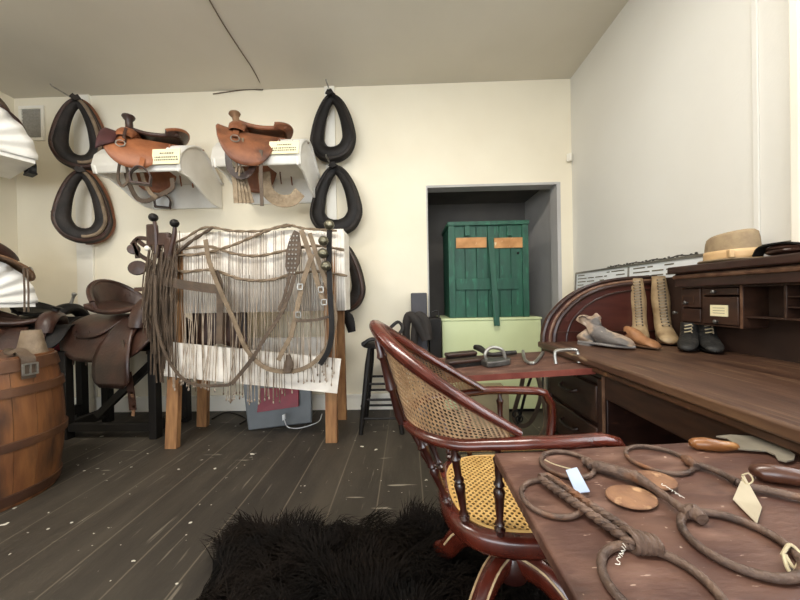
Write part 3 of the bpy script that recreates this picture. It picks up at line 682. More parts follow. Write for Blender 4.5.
# bell strap
bl = thing('bell_strap', 'black strap with round sleigh bells on the right of the panel', 'bells', cp(500, 300, 2.06))
G().strap(catmull([cp(503, 60, 2.12), cp(502, 120, 2.08), cp(503, 200, 2.07), cp(508, 310, 2.06), cp(500, 360, 2.06), cp(480, 395, 2.06)], 6), .036, .008, (0, -1, 0)).build('strap', 'blackl', bl)
for x, y in ((502, 60), (488, 98), (487, 128), (494, 158)):
    p = cp(x, y, 2.045); G().ell(p, .035, 14, 9).lathe([(.036, -.003), (.038, 0), (.036, .003)], p, (.2, -.2, 1), 16).build('bell', 'brass', bl)
# studded drop
sd = thing('studded_drop', 'brown leather drop with rows of metal studs beside the bridle', 'harness ornament', cp(415, 175, 2.1))
poly = [(418, 72), (430, 78), (434, 110), (430, 150), (418, 178), (404, 182), (396, 160), (398, 125), (406, 95)]
A = [cp(x, y, 2.085) for x, y in poly]; n = len(A)
G().add(A + [a + Y_ * .008 for a in A], [tuple(range(n)), tuple(range(2 * n - 1, n - 1, -1))] + [(i, (i + 1) % n, n + (i + 1) % n, n + i) for i in range(n)]).build('leather_body', 'strapd', sd)
w = G()
for i in range(9):
    for j in range(3):
        y = 86 + i * 11; x = 417 + (j - 1) * 8 - (y - 86) * .07; w.ell(cp(x, y, 2.083), (.0065, .005, .0065), 6, 4)
w.build('studs', 'steel', sd)
G().strap([cp(408, 180, 2.085), cp(392, 240, 2.085), cp(380, 265, 2.085)], .02, .005, (0, -1, 0)).build('tail_strap', 'strapd', sd)
# hames and blinker bridle at the left end
hm = thing('harness_hames', 'pair of dark hames with black ball ends at the panel left end', 'hames', cp(95, 190, 2.12))
for x0, y0, x1, y1 in ((80, 42, 90, 140), (131, 56, 118, 140)):
    a, b = cp(x0, y0, 2.10), cp(x1, y1, 2.13); h = G().tube(catmull([a, a * .7 + b * .3 + X_ * .01, b], 5), [.010, .015, .022], 8).build('hame', 'leather', hm)
    G().ell(a, .03, 12, 8).build('ball', 'blackl', h)
for x, y, hx, hz in ((78, 85, .035, .08), (105, 95, .05, .05), (118, 120, .03, .09)):
    G().obox(cp(x, y, 2.13), X_ * hx, Y_ * .02, Z_ * hz).build('hame_pad', 'leather', hm, bevel=.012)
bb = thing('blinker_bridle', 'dark bridle with round blinkers hanging off the panel left end', 'bridle', cp(45, 190, 2.15))
G().lathe([(.0, -.008), (.05, -.006), (.055, 0), (.05, .008), (0, .012)], cp(42, 163, 2.16), (.25, -1, .1), 20, 1, 1.15).build('blinker', 'leather', bb)
G().lathe([(.0, -.008), (.035, -.006), (.04, 0), (.035, .008), (0, .012)], cp(33, 118, 2.17), (.6, -1, .1), 20).build('blinker', 'leather', bb)
for pts in ([(75, 95), (45, 92), (28, 108)], [(30, 105), (45, 130), (78, 150)], [(40, 95), (60, 110), (85, 118)], [(42, 140), (40, 120), (33, 100)], [(35, 215), (70, 213), (110, 208)]):
    G().strap(catmull([cp(a, b, 2.165) for a, b in pts], 5), .03, .008, (0, -1, 0)).build('strap', 'leather', bb)
G().ell(cp(66, 116, 2.12), .02).build('white_button', 'trim', bb, label='small white round button')

# grey box and red folder under the stand
gb = thing('storage_box', 'grey plastic box on the floor under the panel stand', 'box', V((at(280, 420, 2.5).x, 2.58, 0)))
q0, q1 = at(248, 432, 2.39), at(312, 421, 2.53); z1 = .40
dv = V((q1.x - q0.x, q1.y - q0.y, 0)); nb = V((-dv.y, dv.x, 0)).normalized() * .20; tilt = V((-.03, .02, 0))
A = [V((q0.x, q0.y, 0)), V((q1.x, q1.y, 0))]
G().hexa([A[0], A[1], A[1] + nb, A[0] + nb, A[0] + tilt * 2 + Z_ * z1, A[1] + Z_ * z1, A[1] + nb + Z_ * z1, A[0] + tilt * 2 + nb + Z_ * z1]).build('body', 'greybox', gb, bevel=.012)
G().hexa([A[0] - nb * .02 + tilt * 2.1 + Z_ * z1, A[1] - nb * .02 + Z_ * z1, A[1] + nb * 1.02 + Z_ * z1, A[0] + nb * 1.02 + tilt * 2.1 + Z_ * z1] + [p + Z_ * .025 for p in (A[0] - nb * .02 + tilt * 2.1 + Z_ * z1, A[1] - nb * .02 + Z_ * z1, A[1] + nb * 1.02 + Z_ * z1, A[0] + nb * 1.02 + tilt * 2.1 + Z_ * z1)]).build('lid', 'darkbox', gb, bevel=.006)
q = [at(258, 412, 2.385), at(299, 406, 2.46), at(299, 388, 2.49), at(261, 388, 2.42)]; q_ = [p + V((-.003, -.012, 0)) for p in q]
tag(G().hexa([q_[0], q_[1], q[1], q[0], q_[3], q_[2], q[2], q[3]]).build('folder', 'red'), 'dark red folder leaning against the grey box', 'folder')
cw = thing('phone_charger', 'white plug and cable lying against the grey box', 'cable', at(284, 430, 2.3))
p = at(284, 417, 2.40)
G().obox(p, X_ * .012 + Z_ * .004, Y_ * .01, Z_ * .022).build('plug', 'wire', cw, bevel=.003)
G().tube(catmull([at(284, 419, 2.39), onz(288, 427, .006), onz(300, 428, .006), onz(318, 422, .006), onz(322, 414, .006)], 6), .004, 6).build('cord', 'wire', cw)
tag(G().tube(catmull([onz(212, 419, .006), onz(224, 413, .012), onz(236, 414, .006), onz(246, 419, .006), onz(240, 424, .006)], 6), .006, 6).build('power_cable', 'black'), 'black cable on the floor left of the grey box', 'cable')

# ------------------------------------------------------------------ black stool and things behind the chair
sb = onz(362, 431, 0); stl = thing('stool', 'tall black stool with splayed legs behind the cane chair', 'stool', (sb.x + .16, 2.46, 0))
cx, cy, zs = sb.x + .16, 2.46, .66
G().lathe([(.15, 0), (.165, .012), (.165, .03), (.15, .04)], (cx, cy, zs), Z_, 24).build('seat', 'black', stl)
for sx in (-1, 1):
    for sy in (-1, 1): G().turned((cx + sx * .16, cy + sy * .15, 0), (cx + sx * .085, cy + sy * .085, zs), [(0, .018), (.3, .022), (.32, .026), (.34, .022), (.8, .026), (1, .018)], 10).build('leg', 'black', stl)
for z, k in ((.12, .15), (.26, .133), (.38, .12)):
    for sy in (-1, 1): G().tube([(cx - k, cy + sy * k * .95, z), (cx + k, cy + sy * k * .95, z)], .010, 8).build('rung', 'black', stl)
tag(G().tube(catmull([at(362, 345, 2.36), at(372, 339, 2.36), at(388, 342, 2.40), at(402, 330, 2.42), at(398, 322, 2.45), at(388, 330, 2.44)], 6), .014, 6).build('wire_loop', 'iron'), 'black wire loop lying on the tall stool', 'wire')
a, b = at(411, 293, 2.62), at(441, 330, 2.62)
db = thing('speaker_box', 'dark grey upright box standing left of the green crate', 'box', ((a.x + b.x) / 2, 2.7, 0))
G().box(a.x, at(427, 300, 2.62).x, 2.62, 2.80, 0, a.z).build('body', 'darkbox', db, bevel=.008)
db2 = thing('shade_block', 'black block of shade between the dark box and the pale chest', 'shade block', ((a.x + b.x) / 2 + .12, 2.7, 0))  # black block standing in for the dark shadow beside the chest
G().box(at(429, 300, 2.6).x, at(441, 300, 2.6).x, 2.60, 2.78, 0, at(430, 318, 2.6).z).build('body', 'black', db2, bevel=.008)
x0 = at(435, 300, 2.6).x; G().tube(catmull([(x0 - .03, 2.68, at(430, 318, 2.6).z), (x0 - .03, 2.68, at(430, 313, 2.6).z), (x0 + .03, 2.68, at(430, 311, 2.6).z), (x0 + .04, 2.68, at(430, 318, 2.6).z)], 4), .008, 6).build('handle', 'iron', db2)
cl = thing('driving_pad', 'worn dark leather saddle pad leaning on the dark box behind chair', 'harness pad', at(418, 345, 2.5))
for off in (0, 9):
    G().tube(catmull([at(408 + off * .6, 352, 2.52), at(406 + off, 330, 2.52), at(409 + off, 316, 2.52), at(417 + off * .9, 322, 2.50), at(426 + off * .3, 340, 2.48)], 6), [.03, .035, .04, .045, .035], 10, flat=(1, .55), up=(0, -1, 0)).build('pad', 'greyl', cl)

# ------------------------------------------------------------------ pale chest and green crate
YC = 2.72
a, b = at(442, 321, YC), at(541, 321, YC)
pc = thing('chest', 'pale green painted chest standing in the doorway', 'chest', ((a.x + b.x) / 2, YC + .22, 0))
G().box(a.x, b.x, YC, YC + .5, .03, a.z).build('body', 'pale', pc, bevel=.006)
G().box(a.x - .008, b.x + .008, YC - .008, YC + .508, a.z, a.z + .02).build('lid', 'pale', pc, bevel=.004)
G().box(a.x + .03, b.x - .03, YC + .02, YC + .48, 0, .03).build('plinth', 'black', pc)
zc0 = a.z + .02; YG = YC + .06
a, b = at(448, 223, YG), at(528, 223, YG); zt_ = at(488, 222, YG).z
gc = thing('crate', 'dark green wooden crate standing on the pale green chest', 'crate', ((a.x + b.x) / 2, YG + .2, zc0))
w = G(); n = 6
for k in range(n):
    x0 = a.x + .05 + (b.x - a.x - .1) * k / n; x1 = a.x + .05 + (b.x - a.x - .1) * (k + 1) / n - .004; w.box(x0, x1, YG + .012, YG + .03, zc0 + .002, zt_ - .03)
w.build('front_boards', 'green', gc, bevel=.002)
G().box(a.x + .004, b.x - .004, YG + .03, YG + .44, zc0 + .001, zt_ - .005).build('body', 'green', gc, bevel=.004)
for x0, x1 in ((a.x, a.x + .055), (b.x - .055, b.x)): G().box(x0, x1, YG - .006, YG + .03, zc0 + .001, zt_ - .03).build('corner_post', 'green', gc, bevel=.003)
G().box(a.x - .008, b.x + .008, YG - .012, YG + .45, zt_ - .03, zt_ + .008).build('lid', 'green', gc, bevel=.004)
p, q = at(456, 279, YG), at(518, 289, YG); G().box(p.x, q.x, YG - .006, YG + .012, q.z, p.z).build('cross_batten', 'green', gc, bevel=.003)
for u0, u1 in ((456, 486.5), (494, 523)):
    p, q = at(u0, 238, YG), at(u1, 247.5, YG); G().box(p.x, q.x, YG - .004, YG + .012, q.z, p.z).build('bare_strip', 'bare', gc, label='bare wood strip with torn paper')
for u in (467, 509):
    p, q = at(u - 2.5, 226, YG), at(u + 2.5, 236, YG); G().box(p.x, q.x, YG - .016, YG + .0, q.z, p.z).build('hinge', 'green', gc, bevel=.002)
G().beam(at(490.5, 238, YG - .018), at(497, 326, YG - .10), .05, .02, (0, 1, 0)).build('centre_batten', 'green', gc, bevel=.003)
p = at(518, 253, YG + .01); G().ell(p, (.012, .01, .012)).build('knot_hole', 'black', gc)
kb = thing('low_box', 'khaki box on the floor seen under the far pull-out board', 'box', (at(488, 400, 2.4).x, 2.5, 0))
a, b = at(462, 394, 2.40), at(509, 394, 2.40); G().box(a.x, b.x, 2.40, 2.62, 0, a.z).build('body', 'khaki', kb, bevel=.006); G().box(a.x - .006, b.x + .006, 2.394, 2.626, a.z, a.z + .02).build('lid', 'khaki', kb, bevel=.004)

# ------------------------------------------------------------------ roll-top desk
DX, DB, DZ, DY0, DY1 = .807, 1.525, .77, .08, 1.86
dk = thing('rolltop_desk', 'dark mahogany roll-top desk along the right wall with shelves and drawers', 'desk', ((DX + DB) / 2, 1.0, 0))
G().box(DX - .012, DB, DY0, DY1, DZ - .036, DZ).build('desk_top', 'deskt', dk, bevel=.008)
G().box(DX + .004, DX + .03, DY0 + .02, DY1 - .02, DZ - .062, DZ - .037).build('edge_moulding', 'deske', dk, bevel=.006)
def pedestal(y0, y1, ztop):
    pd = G().box(DX + .045, DB - .02, y0, y1, .0, ztop).build('pedestal', 'desk', dk, bevel=.004)
    hh = (ztop - .1) / 3
    for k in range(3):
        z0 = .08 + k * hh; dr = G().box(DX + .026, DX + .045, y0 + .045, y1 - .045, z0 + .012, z0 + hh - .012).build('drawer', 'deskd', dk, bevel=.006)
        yy = (y0 + y1) / 2; zz_ = z0 + hh * .55
        G().tube(catmull([(DX + .026, yy - .07, zz_ + .01), (DX + .004, yy - .055, zz_), (DX + .0, yy, zz_ - .006), (DX + .004, yy + .055, zz_), (DX + .026, yy + .07, zz_ + .01)], 4), .008, 8).build('drawer_handle', 'desk', dr)
    for y in (y0 + .022, y1 - .022): G().box(DX + .03, DX + .045, y - .02, y + .02, .03, ztop).build('stile', 'desk', dk, bevel=.004)
    G().box(DX + .03, DB - .02, y0 - .01, y1 + .01, 0, .05).build('plinth', 'desk', dk, bevel=.004)
pedestal(1.31, 1.83, .675); pedestal(.11, .62, .63)
w = G(); w.box(DX + .05, DB - .02, 1.31, 1.83, .675, DZ - .036); w.box(DX + .05, DB - .02, .11, .62, .63, DZ - .036)
w.build('carcass_rail', 'desk', dk)
kd = G().box(DX + .03, DX + .05, .63, 1.30, .60, DZ - .062).build('kneehole_drawer', 'deskd', dk, bevel=.006)
G().box(DX + .05, DB - .08, .64, 1.29, .61, DZ - .04).build('drawer_tray', 'deski', dk)
G().box(DB - .05, DB - .02, .62, 1.31, .02, DZ - .04).build('modesty_panel', 'deski', dk)
G().box(DX + .020, DX + .031, 1.299, 1.304, .2, DZ - .07).build('worn_stile', 'rubbed_highlit', dk)
# pull-out boards
BS = .05
def bz(x, zr): return zr - BS * (DX - x)
def board(y0, y1, xl_, zr, cleat):
    P = [(xl_, y0, bz(xl_, zr)), (DX + .045, y0, bz(DX + .045, zr)), (DX + .045, y1, bz(DX + .045, zr)), (xl_, y1, bz(xl_, zr))]
    o = G().hexa([V(p) - Z_ * .024 for p in P] + [V(p) for p in P]).build('pull_out_board', 'pull', dk, bevel=.004)
    q = [(x, y0 - .004, bz(x, zr)) for x in (xl_, DX + .02)]
    G().hexa([V(q[0]) + V((0, 0, -.026)), V(q[1]) + V((0, 0, -.026)), V(q[1]) + V((0, .005, -.026)), V(q[0]) + V((0, .005, -.026)), V(q[0]) + Z_ * .001, V(q[1]) + Z_ * .001, V(q[1]) + V((0, .005, .001)), V(q[0]) + V((0, .005, .001))]).build('front_edge', 'pulle', o, label='reddish polished edge')
    return o
ZN, ZF = .691, .724
NB0, NB1 = .14, .748
board(NB0, NB1, .209, ZN, True); board(1.345, 1.775, .17, ZF, False)
def onboard(px, py, zr, h=0):
    d = ray(px, py)      # z = zr - BS*(DX - x)
    t = (zr - BS * DX - CAM.z) / (d.z - BS * d.x); return CAM + d * t + Z_ * h
def nb(px, py, h=0): return onboard(px, py, ZN, h)
def fb(px, py, h=0): return onboard(px, py, ZF, h)
# curved side panels
def side(y0, y1, face):
    arc = [(.80, .0), (.806, .06), (.835, .14), (.88, .20), (.945, .262), (1.03, .315), (1.12, .348), (1.22, .367), (1.34, .378), (DB, .383)]
    C2 = catmull([V((x, 0, z)) for x, z in arc], 4); poly = [(p.x + .01, p.z) for p in C2] + [(DB, 0)]
    o = G().prism(poly, (0, y0, DZ), X_, Z_, (0, y1 - y0, 0)).build('side_panel', 'deskp', dk, bevel=.002)
    for s, r, m in ((0.99, .012, 'desk'), (.94, .009, 'rubbed_highlit'), (.90, .013, 'desk'), (.80, .006, 'desk')):
        P = [V((DB + (p.x + .01 - DB) * s, face, DZ + p.z * s)) for p in C2]; P = [V((p.x, face, p.z)) for p in P if p.x <= DB - .01]
        G().tube(P, r, 6, flat=(1, .7), up=(0, 1, 0)).build('curved_moulding', m, o)
    G().box(.90, DB - .02, face - .004, face + .004, DZ + .052, DZ + .060).build('panel_bead', 'desk', o)
    return o
side(1.825, 1.86, 1.822); side(.09, .125, .128)
G().box(DB - .02, DB, .125, 1.825, DZ, 1.14).build('back_panel', 'deski', dk)
TY = 1.575; UX = 1.40; TX = 1.345
G().box(TX - .008, DB, .125, TY, 1.145, 1.18).build('top_board', 'desk', dk, bevel=.006)
G().box(TX + .022, TX + .04, .125, TY - .01, 1.078, 1.145).build('frieze', 'desk', dk, bevel=.004)
G().tube([(TX + .018, .126, 1.128), (TX + .018, TY - .015, 1.128)], .011, 8).build('frieze_moulding', 'rubbed_highlit', dk)  # highlight along the moulding painted as a lighter wood tone
# pigeonhole unit
UZ0, UZ1 = .895, 1.078
def uy(px): return onx(px, 300, UX).y
ya, yb_, yc_, yd, ye = TY - .01, uy(703), uy(742), uy(781), uy(785)
w = G(); w.box(UX, DB - .02, .126, ya, UZ1 - .008, UZ1); w.box(UX, DB - .02, yc_, ya, UZ0, UZ0 + .008)
for y in (ya - .005, yb_, yc_ + .001): w.box(UX, DB - .02, y - .005, y + .005, UZ0 + .008, UZ1 - .008)
w.box(UX + .01, DB - .02, .13, yc_ - .004, .94, .948)
for y in (yd - .004, .80, .52, .30): w.box(UX + .01, DB - .02, y - .005, y + .005, .948, UZ1 - .008)
for z in (.985, 1.025): w.box(UX + .012, DB - .02, .80, yd - .01, z, z + .006)
w.build('pigeonhole_unit', 'deskd', dk, bevel=.0015)
G().box(UX - .002, UX, yc_ - .004, yc_ + .006, UZ0, UZ1).build('worn_divider_edge', 'rubbed_highlit', dk)
def drawer(y0, y1, z0, z1, knob, label=None):
    d_ = G().box(UX - .006, UX + .09, y0 + .004, y1 - .004, z0 + .003, z1 - .003).build('small_drawer', 'deskd', dk, bevel=.002)
    yy, zz_ = knob; G().lathe([(.004, 0), (.004, .007), (.008, .011), (.009, .016), (.005, .02)], (UX - .006, yy, zz_), (-1, 0, 0), 12).build('knob', 'gunmetal', d_)
    return d_
drawer(yb_ + .004, ya - .01, .975, UZ1 - .008, (uy(689), 1.0)); drawer(yb_ + .004, ya - .01, UZ0 + .008, .973, (uy(678), .948))
drawer(yc_ + .006, yb_ - .004, 1.034, UZ1 - .008, (uy(717), 1.052)); d4 = drawer(yc_ + .006, yb_ - .004, UZ0 + .008, 1.031, (uy(719), .918))
y0, y1 = uy(729.5), uy(712); G().box(UX - .009, UX - .006, y0, y1, .942, .992).build('paper_label', 'sign', d4, label='cream paper label on the drawer')
w = G()
for z in (.955, .966, .978): w.box(UX - .0095, UX - .009, y0 + .012, y1 - .012, z, z + .002)
w.build('handwriting', 'ink', d4)
for (u0, u1, v0, v1) in ((684, 695, .995, 1.035),):
    w = G(); a_, b_ = uy(u1), uy(u0)
    w.box(UX - .008, UX - .006, a_, b_, v0, v0 + .003).box(UX - .008, UX - .006, a_, b_, v1 - .003, v1).box(UX - .008, UX - .006, a_, a_ + .003, v0, v1).box(UX - .008, UX - .006, b_ - .003, b_, v0, v1)
    w.build('label_frame', 'deske', dk)

# ------------------------------------------------------------------ items on the desk
# framed printed sheet against the right wall
fy0, fy1 = 1.60, 2.77; ztf = 1.245
fr = thing('framed_sheet', 'long glazed frame of printed pages leaning behind the desk', 'frame', (XR - .02, (fy0 + fy1) / 2, .92))
fp = lambda y, z, o=0: V((XR - .03 + .02 * (z - .92) / .33 - o, y, z))
def fbar(a, b, t=.014): G().beam(a, b, t, .016, (1, 0, 0)).build('frame_bar', 'frame', fr)
fbar(fp(.9, ztf), fp(fy1, ztf)); fbar(fp(fy1, .92), fp(fy1, ztf)); fbar(fp(.9, .92), fp(fy1, .92)); fbar(fp(.9, .92), fp(.9, ztf)); fbar(fp(2.12, .93), fp(2.12, ztf - .01), .008)
G().hexa([fp(.9, .92, -.004), fp(fy1, .92, -.004), fp(fy1, .92), fp(.9, .92), fp(.9, ztf, -.004), fp(fy1, ztf, -.004), fp(fy1, ztf), fp(.9, ztf)]).build('printed_sheet', 'paper', fr, smooth=False)
rnd = random.Random(5)
for (s_, e) in ((2.74, 2.16), (2.08, 1.62)):
    w = G()
    for r in range(9):
        z = ztf - .03 - r * .028; y = s_
        while y > e:
            l = min(rnd.uniform(.03, .14), y - e)
            if rnd.random() < .8: w.hexa([fp(y - l, z, .001), fp(y, z, .001), fp(y, z, .002), fp(y - l, z, .002), fp(y - l, z + .008, .001), fp(y, z + .008, .001), fp(y, z + .008, .002), fp(y - l, z + .008, .002)])
            y -= l + .02
    w.build('printed_text', 'ink', fr, smooth=False)
wt = G().tube(catmull([fp(y, ztf + .012 + .006 * math.sin(y * 37), .0) for y in [2.35 - .06 * i for i in range(13)]], 4), .004, 5)
for i in range(26): wt.ell(fp(2.34 - .028 * i, ztf + .012 + .006 * math.sin(i * 2.1), .0), (.006, .008, .006), 6, 4)
tag(wt.build('barbed_wire', 'gunmetal'), 'piece of twisted wire lying along the top of the framed sheet', 'wire')

# hat
hx, hy, hz = 1.44, 1.365, 1.181
ht = thing('felt_hat', 'taupe felt hat with a tan ribbon band on the desk top shelf', 'hat', (hx, hy, hz))
def crown(u, v):
    a = 2 * PI * v; prof = [(1, 0), (.99, .03), (.97, .07), (.945, .10), (.90, .122), (.80, .132), (.5, .118), (.2, .108), (.0, .105)]
    k = u * (len(prof) - 1); i = min(int(k), len(prof) - 2); f = k - i; r = prof[i][0] * (1 - f) + prof[i + 1][0] * f; z = prof[i][1] * (1 - f) + prof[i + 1][1] * f
    ca, sa = math.cos(a), math.sin(a); z *= 1 - .10 * (sa * r + .2) * (z / .13)
    return V((hx + .074 * r * ca, hy + .098 * r * sa * (1 + .02 * math.cos(a)), hz + .006 + z * .9))
G().grid(crown, 33, 40, cv=True).build('crown', 'felt', ht)
G().grid(lambda u, v: V((hx + (.072 + .016 * u) * math.cos(2 * PI * v), hy + (.096 + .03 * u) * math.sin(2 * PI * v), hz + .004 + .008 * u * u * abs(math.cos(2 * PI * v)))), 5, 40, cv=True).build('brim', 'felt', ht, solid=.004)
G().grid(lambda u, v: V((hx + ((.0755 - .0014 * u)) * math.cos(2 * PI * v), hy + (.0998 - .0018 * u) * math.sin(2 * PI * v), hz + .008 + .042 * u)), 4, 40, cv=True).build('ribbon_band', 'ribbon', ht, solid=.002)
G().obox((hx - .066, hy - .058, hz + .03), (.006, -.006, 0), (.012, .02, 0), (0, 0, .018)).build('ribbon_bow', 'ribbon', ht, bevel=.004)
pq = onx(784, 252, 1.43)
lp = thing('leather_pouch', 'crumpled dark leather pouch on the desk top shelf right of the hat', 'pouch', (1.43, pq.y, 1.181))
def blob(c, r, amp, sd, n=24, m=14):
    g = G().ell(c, r, n, m); rn = random.Random(sd); ph = [rn.uniform(0, 6) for _ in range(6)]; c = V(c)
    def f(p):
        d = p - c; q = V((d.x / r[0], d.y / r[1], d.z / r[2])); k = 1 + amp * (math.sin(5 * q.x + ph[0]) * math.sin(6 * q.y + ph[1]) + .6 * math.sin(9 * q.z + ph[2] + 4 * q.x) + .5 * math.sin(11 * q.y + ph[3]))
        return c + d * k
    return g.move(f)
blob((1.43, pq.y - .02, 1.181 + .024), (.05, .075, .022), .12, 3).build('pouch_body', 'leather', lp)
G().strap(catmull([(1.40, pq.y + .06, 1.19), (1.39, pq.y + .03, 1.222), (1.40, pq.y - .03, 1.228), (1.41, pq.y - .09, 1.21)], 5), .03, .006, (0, 0, 1)).build('flap', 'blackl', lp)

# lofted boots / shoes: sections along the foot and up the leg
def boot(name, label, loc, rz, sc, hgt, m, msole, group, laces='bootd', slouch=0, cat='boot', topr=.042, crum=0):
    t = thing(name, label, cat, loc, rz, group); t.scale = (sc,) * 3
    # local: toe towards -y
    secs = [(-.155, .012, .006, .014), (-.148, .030, .016, .028), (-.12, .042, .022, .042), (-.08, .045, .030, .058), (-.045, .042, .042, .080), (-.01, .040, .052, .105)]
    P = []
    def ringp(c, rx, ry, tilt, n=18):
        return [V(c) + V((rx * math.cos(2 * PI * k / n), ry * math.sin(2 * PI * k / n) * math.cos(tilt), ry * math.sin(2 * PI * k / n) * math.sin(tilt))) for k in range(n)]
    rings = []
    for (y, w_, zc_, h_) in secs: rings.append(ringp((0, y, .012 + h_ / 2), w_, h_ / 2, PI / 2))
    rings.append(ringp((0, .016, .075), .041, .072, R(62))); rings.append(ringp((0, .03, .10), .040, .062, R(30)))
    leg = [(.115, .040, .058), (.15, .037, .050), (.20, .042, .050), (.26, .045, .052), (.32, topr + .004, .047), (hgt, topr, .040)]
    for (z, rx, ry) in leg:
        if z <= hgt: rings.append(ringp((slouch * (z - .1), .036 + slouch * .3 * (z - .1), z), rx, ry, 0))
    n = 18; vs = [p for r_ in rings for p in r_]; m_ = len(rings)
    fs = [(i * n + k, i * n + (k + 1) % n, (i + 1) * n + (k + 1) % n, (i + 1) * n + k) for i in range(m_ - 1) for k in range(n)] + [tuple(range(n - 1, -1, -1))]
    # heel back
    up_ = G().add(vs, fs).ell((0, .038, .045), (.036, .048, .042))
    if crum:
        up_.move(lambda p: V((p.x + crum * (.5 * math.sin(p.z * 75 + p.y * 30) + .35 * math.sin(p.y * 110)), p.y + crum * (.6 * math.sin(p.z * 60 + p.x * 50) - 4 * max(0, p.z - .09)), max(.012, p.z * (1 - .18 * math.sin(p.y * 60 + 1) ** 2) + crum * .4 * math.sin(p.x * 90 + p.y * 70)))))
    up_.build('upper', m, t, sub=1, local=True, ang=80)
    so = [(-.040, -.10), (-.044, -.07), (-.036, -.02), (-.032, .04), (-.028, .075), (0, .088), (.028, .075), (.032, .04), (.036, -.02), (.044, -.07), (.040, -.10), (.026, -.14), (0, -.158), (-.026, -.14)]
    G().prism(so, (0, 0, .010), X_, Y_, (0, 0, .010)).build('sole', msole, t, local=True, bevel=.003)
    G().prism([(-.026, .02), (.026, .02), (.027, .06), (.018, .082), (-.018, .082), (-.027, .06)], (0, 0, 0), X_, Y_, (0, 0, .011)).build('heel', msole, t, local=True)
    lw = G(); ey = G(); zz_ = .10
    while zz_ < hgt - .015:
        f = (zz_ - .10) / max(.01, hgt - .10); yf = -.022 + .0 * f if zz_ > .14 else -.048 + (zz_ - .10) * .6
        sx_ = slouch * (zz_ - .1)
        for s in (-1, 1): ey.ell((sx_ + s * .014, yf + .004, zz_), (.0045, .004, .0045), 6, 4)
        lw.tube([(sx_ - .014, yf - .001, zz_), (sx_ + .014, yf - .001, zz_ + .008)],   .003, 5); zz_ += .017
    if crum: return t
    ey.build('eyelets', laces, t, local=True); lw.build('laces', 'lace' if laces != 'lace' else 'string', t, local=True)
    return t
b1 = onz(644, 341, DZ); boot('lace_up_boot', 'tall cream lace-up boot, left of the pair on the desk', (b1.x - .025, b1.y - .0, DZ), R(-36), .98, .378, 'boot', 'sole', 'tall cream boots on the desk', slouch=-.04, topr=.031)
b2 = onz(663, 343, DZ); boot('lace_up_boot', 'tall cream lace-up boot, right of the pair by the small drawers', (b2.x + .02, b2.y + .015, DZ), R(-30), 1.0, .378, 'boot', 'sole', 'tall cream boots on the desk', slouch=-.06, topr=.031)
b3 = onz(691, 350, DZ); boot('baby_shoe', 'small dark laced child shoe, left one of the pair', (b3.x + .01, b3.y + .02, DZ), R(-46), .88, .15, 'baby', 'blackl', 'small dark shoes on the desk', laces='lace', cat='shoe')
b4 = onz(712, 351, DZ); boot('baby_shoe', 'small dark laced child shoe, right one of the pair', (b4.x + .0, b4.y + .02, DZ), R(-34), .88, .15, 'baby', 'blackl', 'small dark shoes on the desk', laces='lace', cat='shoe')
# crumpled shoe and brown shoe
cpt = onz(597, 346, DZ)
boot('crumpled_shoe', 'collapsed pale beige ankle shoe crumpled open, left of the brown shoe', (cpt.x, cpt.y, DZ), R(30), 1.15, .155, 'crump', 'crumpg', None, cat='shoe', topr=.052, crum=.016)
cpb = onz(633, 346, DZ)
boot('old_shoe', 'worn brown pointed shoe lying in front of the tall boots', (cpb.x, cpb.y - .02, DZ), R(6), .84, .10, 'brownshoe', 'sole', None, cat='shoe', crum=.007)

# ------------------------------------------------------------------ items on the far pull-out board
def brush(label, p0, p1, h0, th, wd):
    a, b = fb(*p0, h0 + .001), fb(*p1, h0 + .001); d = (b - a).normalized(); s = d.cross(Z_).normalized(); u = s.cross(d)
    t = thing('wooden_brush', label, 'brush', (a + b) / 2, 0, 'dark brushes on the far board')
    G().obox((a + b) / 2 + u * th * .75, d * (b - a).length / 2, s * wd / 2, u * th * .24).build('back', 'leather', t, bevel=.006)
    G().obox((a + b) / 2 + u * th * .25, d * (b - a).length / 2 * .94, s * wd / 2 * .85, u * th * .26).build('bristles', 'black', t)
brush('dark wooden brush at the back of the far board, left end', (446, 361), (476, 358), 0, .042, .06)
brush('dark wooden brush in front on the far board, left end', (447, 368), (483, 364), 0, .036, .06)
ic = fb(495, 365)
fi = thing('flat_iron', 'old grey flat iron with a hooped handle on the far board', 'iron', ic)
sh = [(-.085, -.0), (-.06, -.035), (0, -.05), (.06, -.05), (.068, 0), (.06, .05), (0, .05), (-.06, .035)]
d1, d2 = V((-.9, -.12, -.045)).normalized(), V((.12, -.9, 0)).normalized()
G().prism(sh, ic + Z_ * .002, d1, d2, Z_ * .028).build('sole_plate', 'gunmetal', fi, bevel=.005)
hpl = [ic + d1 * x + Z_ * z for x, z in ((.045, .028), (.05, .06), (.03, .085), (-.0, .088), (-.04, .07), (-.055, .03))]
G().tube(catmull(hpl, 5), .009, 8).build('handle', 'steel', fi)
hn = thing('tool_handle', 'black iron tool with a bulbous handle behind the flat iron', 'tool', fb(484, 357))
G().tube(catmull([fb(475, 352, .03), fb(480, 353, .028), fb(490, 358, .02), fb(505, 357, .02), fb(516, 356, .02)], 5), [.016, .02, .012, .014, .012], 10).build('shaft', 'iron', hn)
pp = [fb(523, 352.5, .008), fb(525, 361, .008), fb(530, 364.5, .008), fb(536, 363, .008), fb(543, 354, .008)]
tag(G().tube(catmull(pp, 6), .0085, 8).build('bent_hook', 'steel'), 'bent light metal hook lying flat on the far board', 'hook')
u0, u1 = fb(556, 365), fb(579, 364)
pp = [u0 + V((0, -.0, .006)), u0 + V((.0, .01, .05)), u0 + V((.015, .012, .066)), u1 + V((-.015, .012, .066)), u1 + V((.0, .01, .05)), u1 + V((0, 0, .006))]
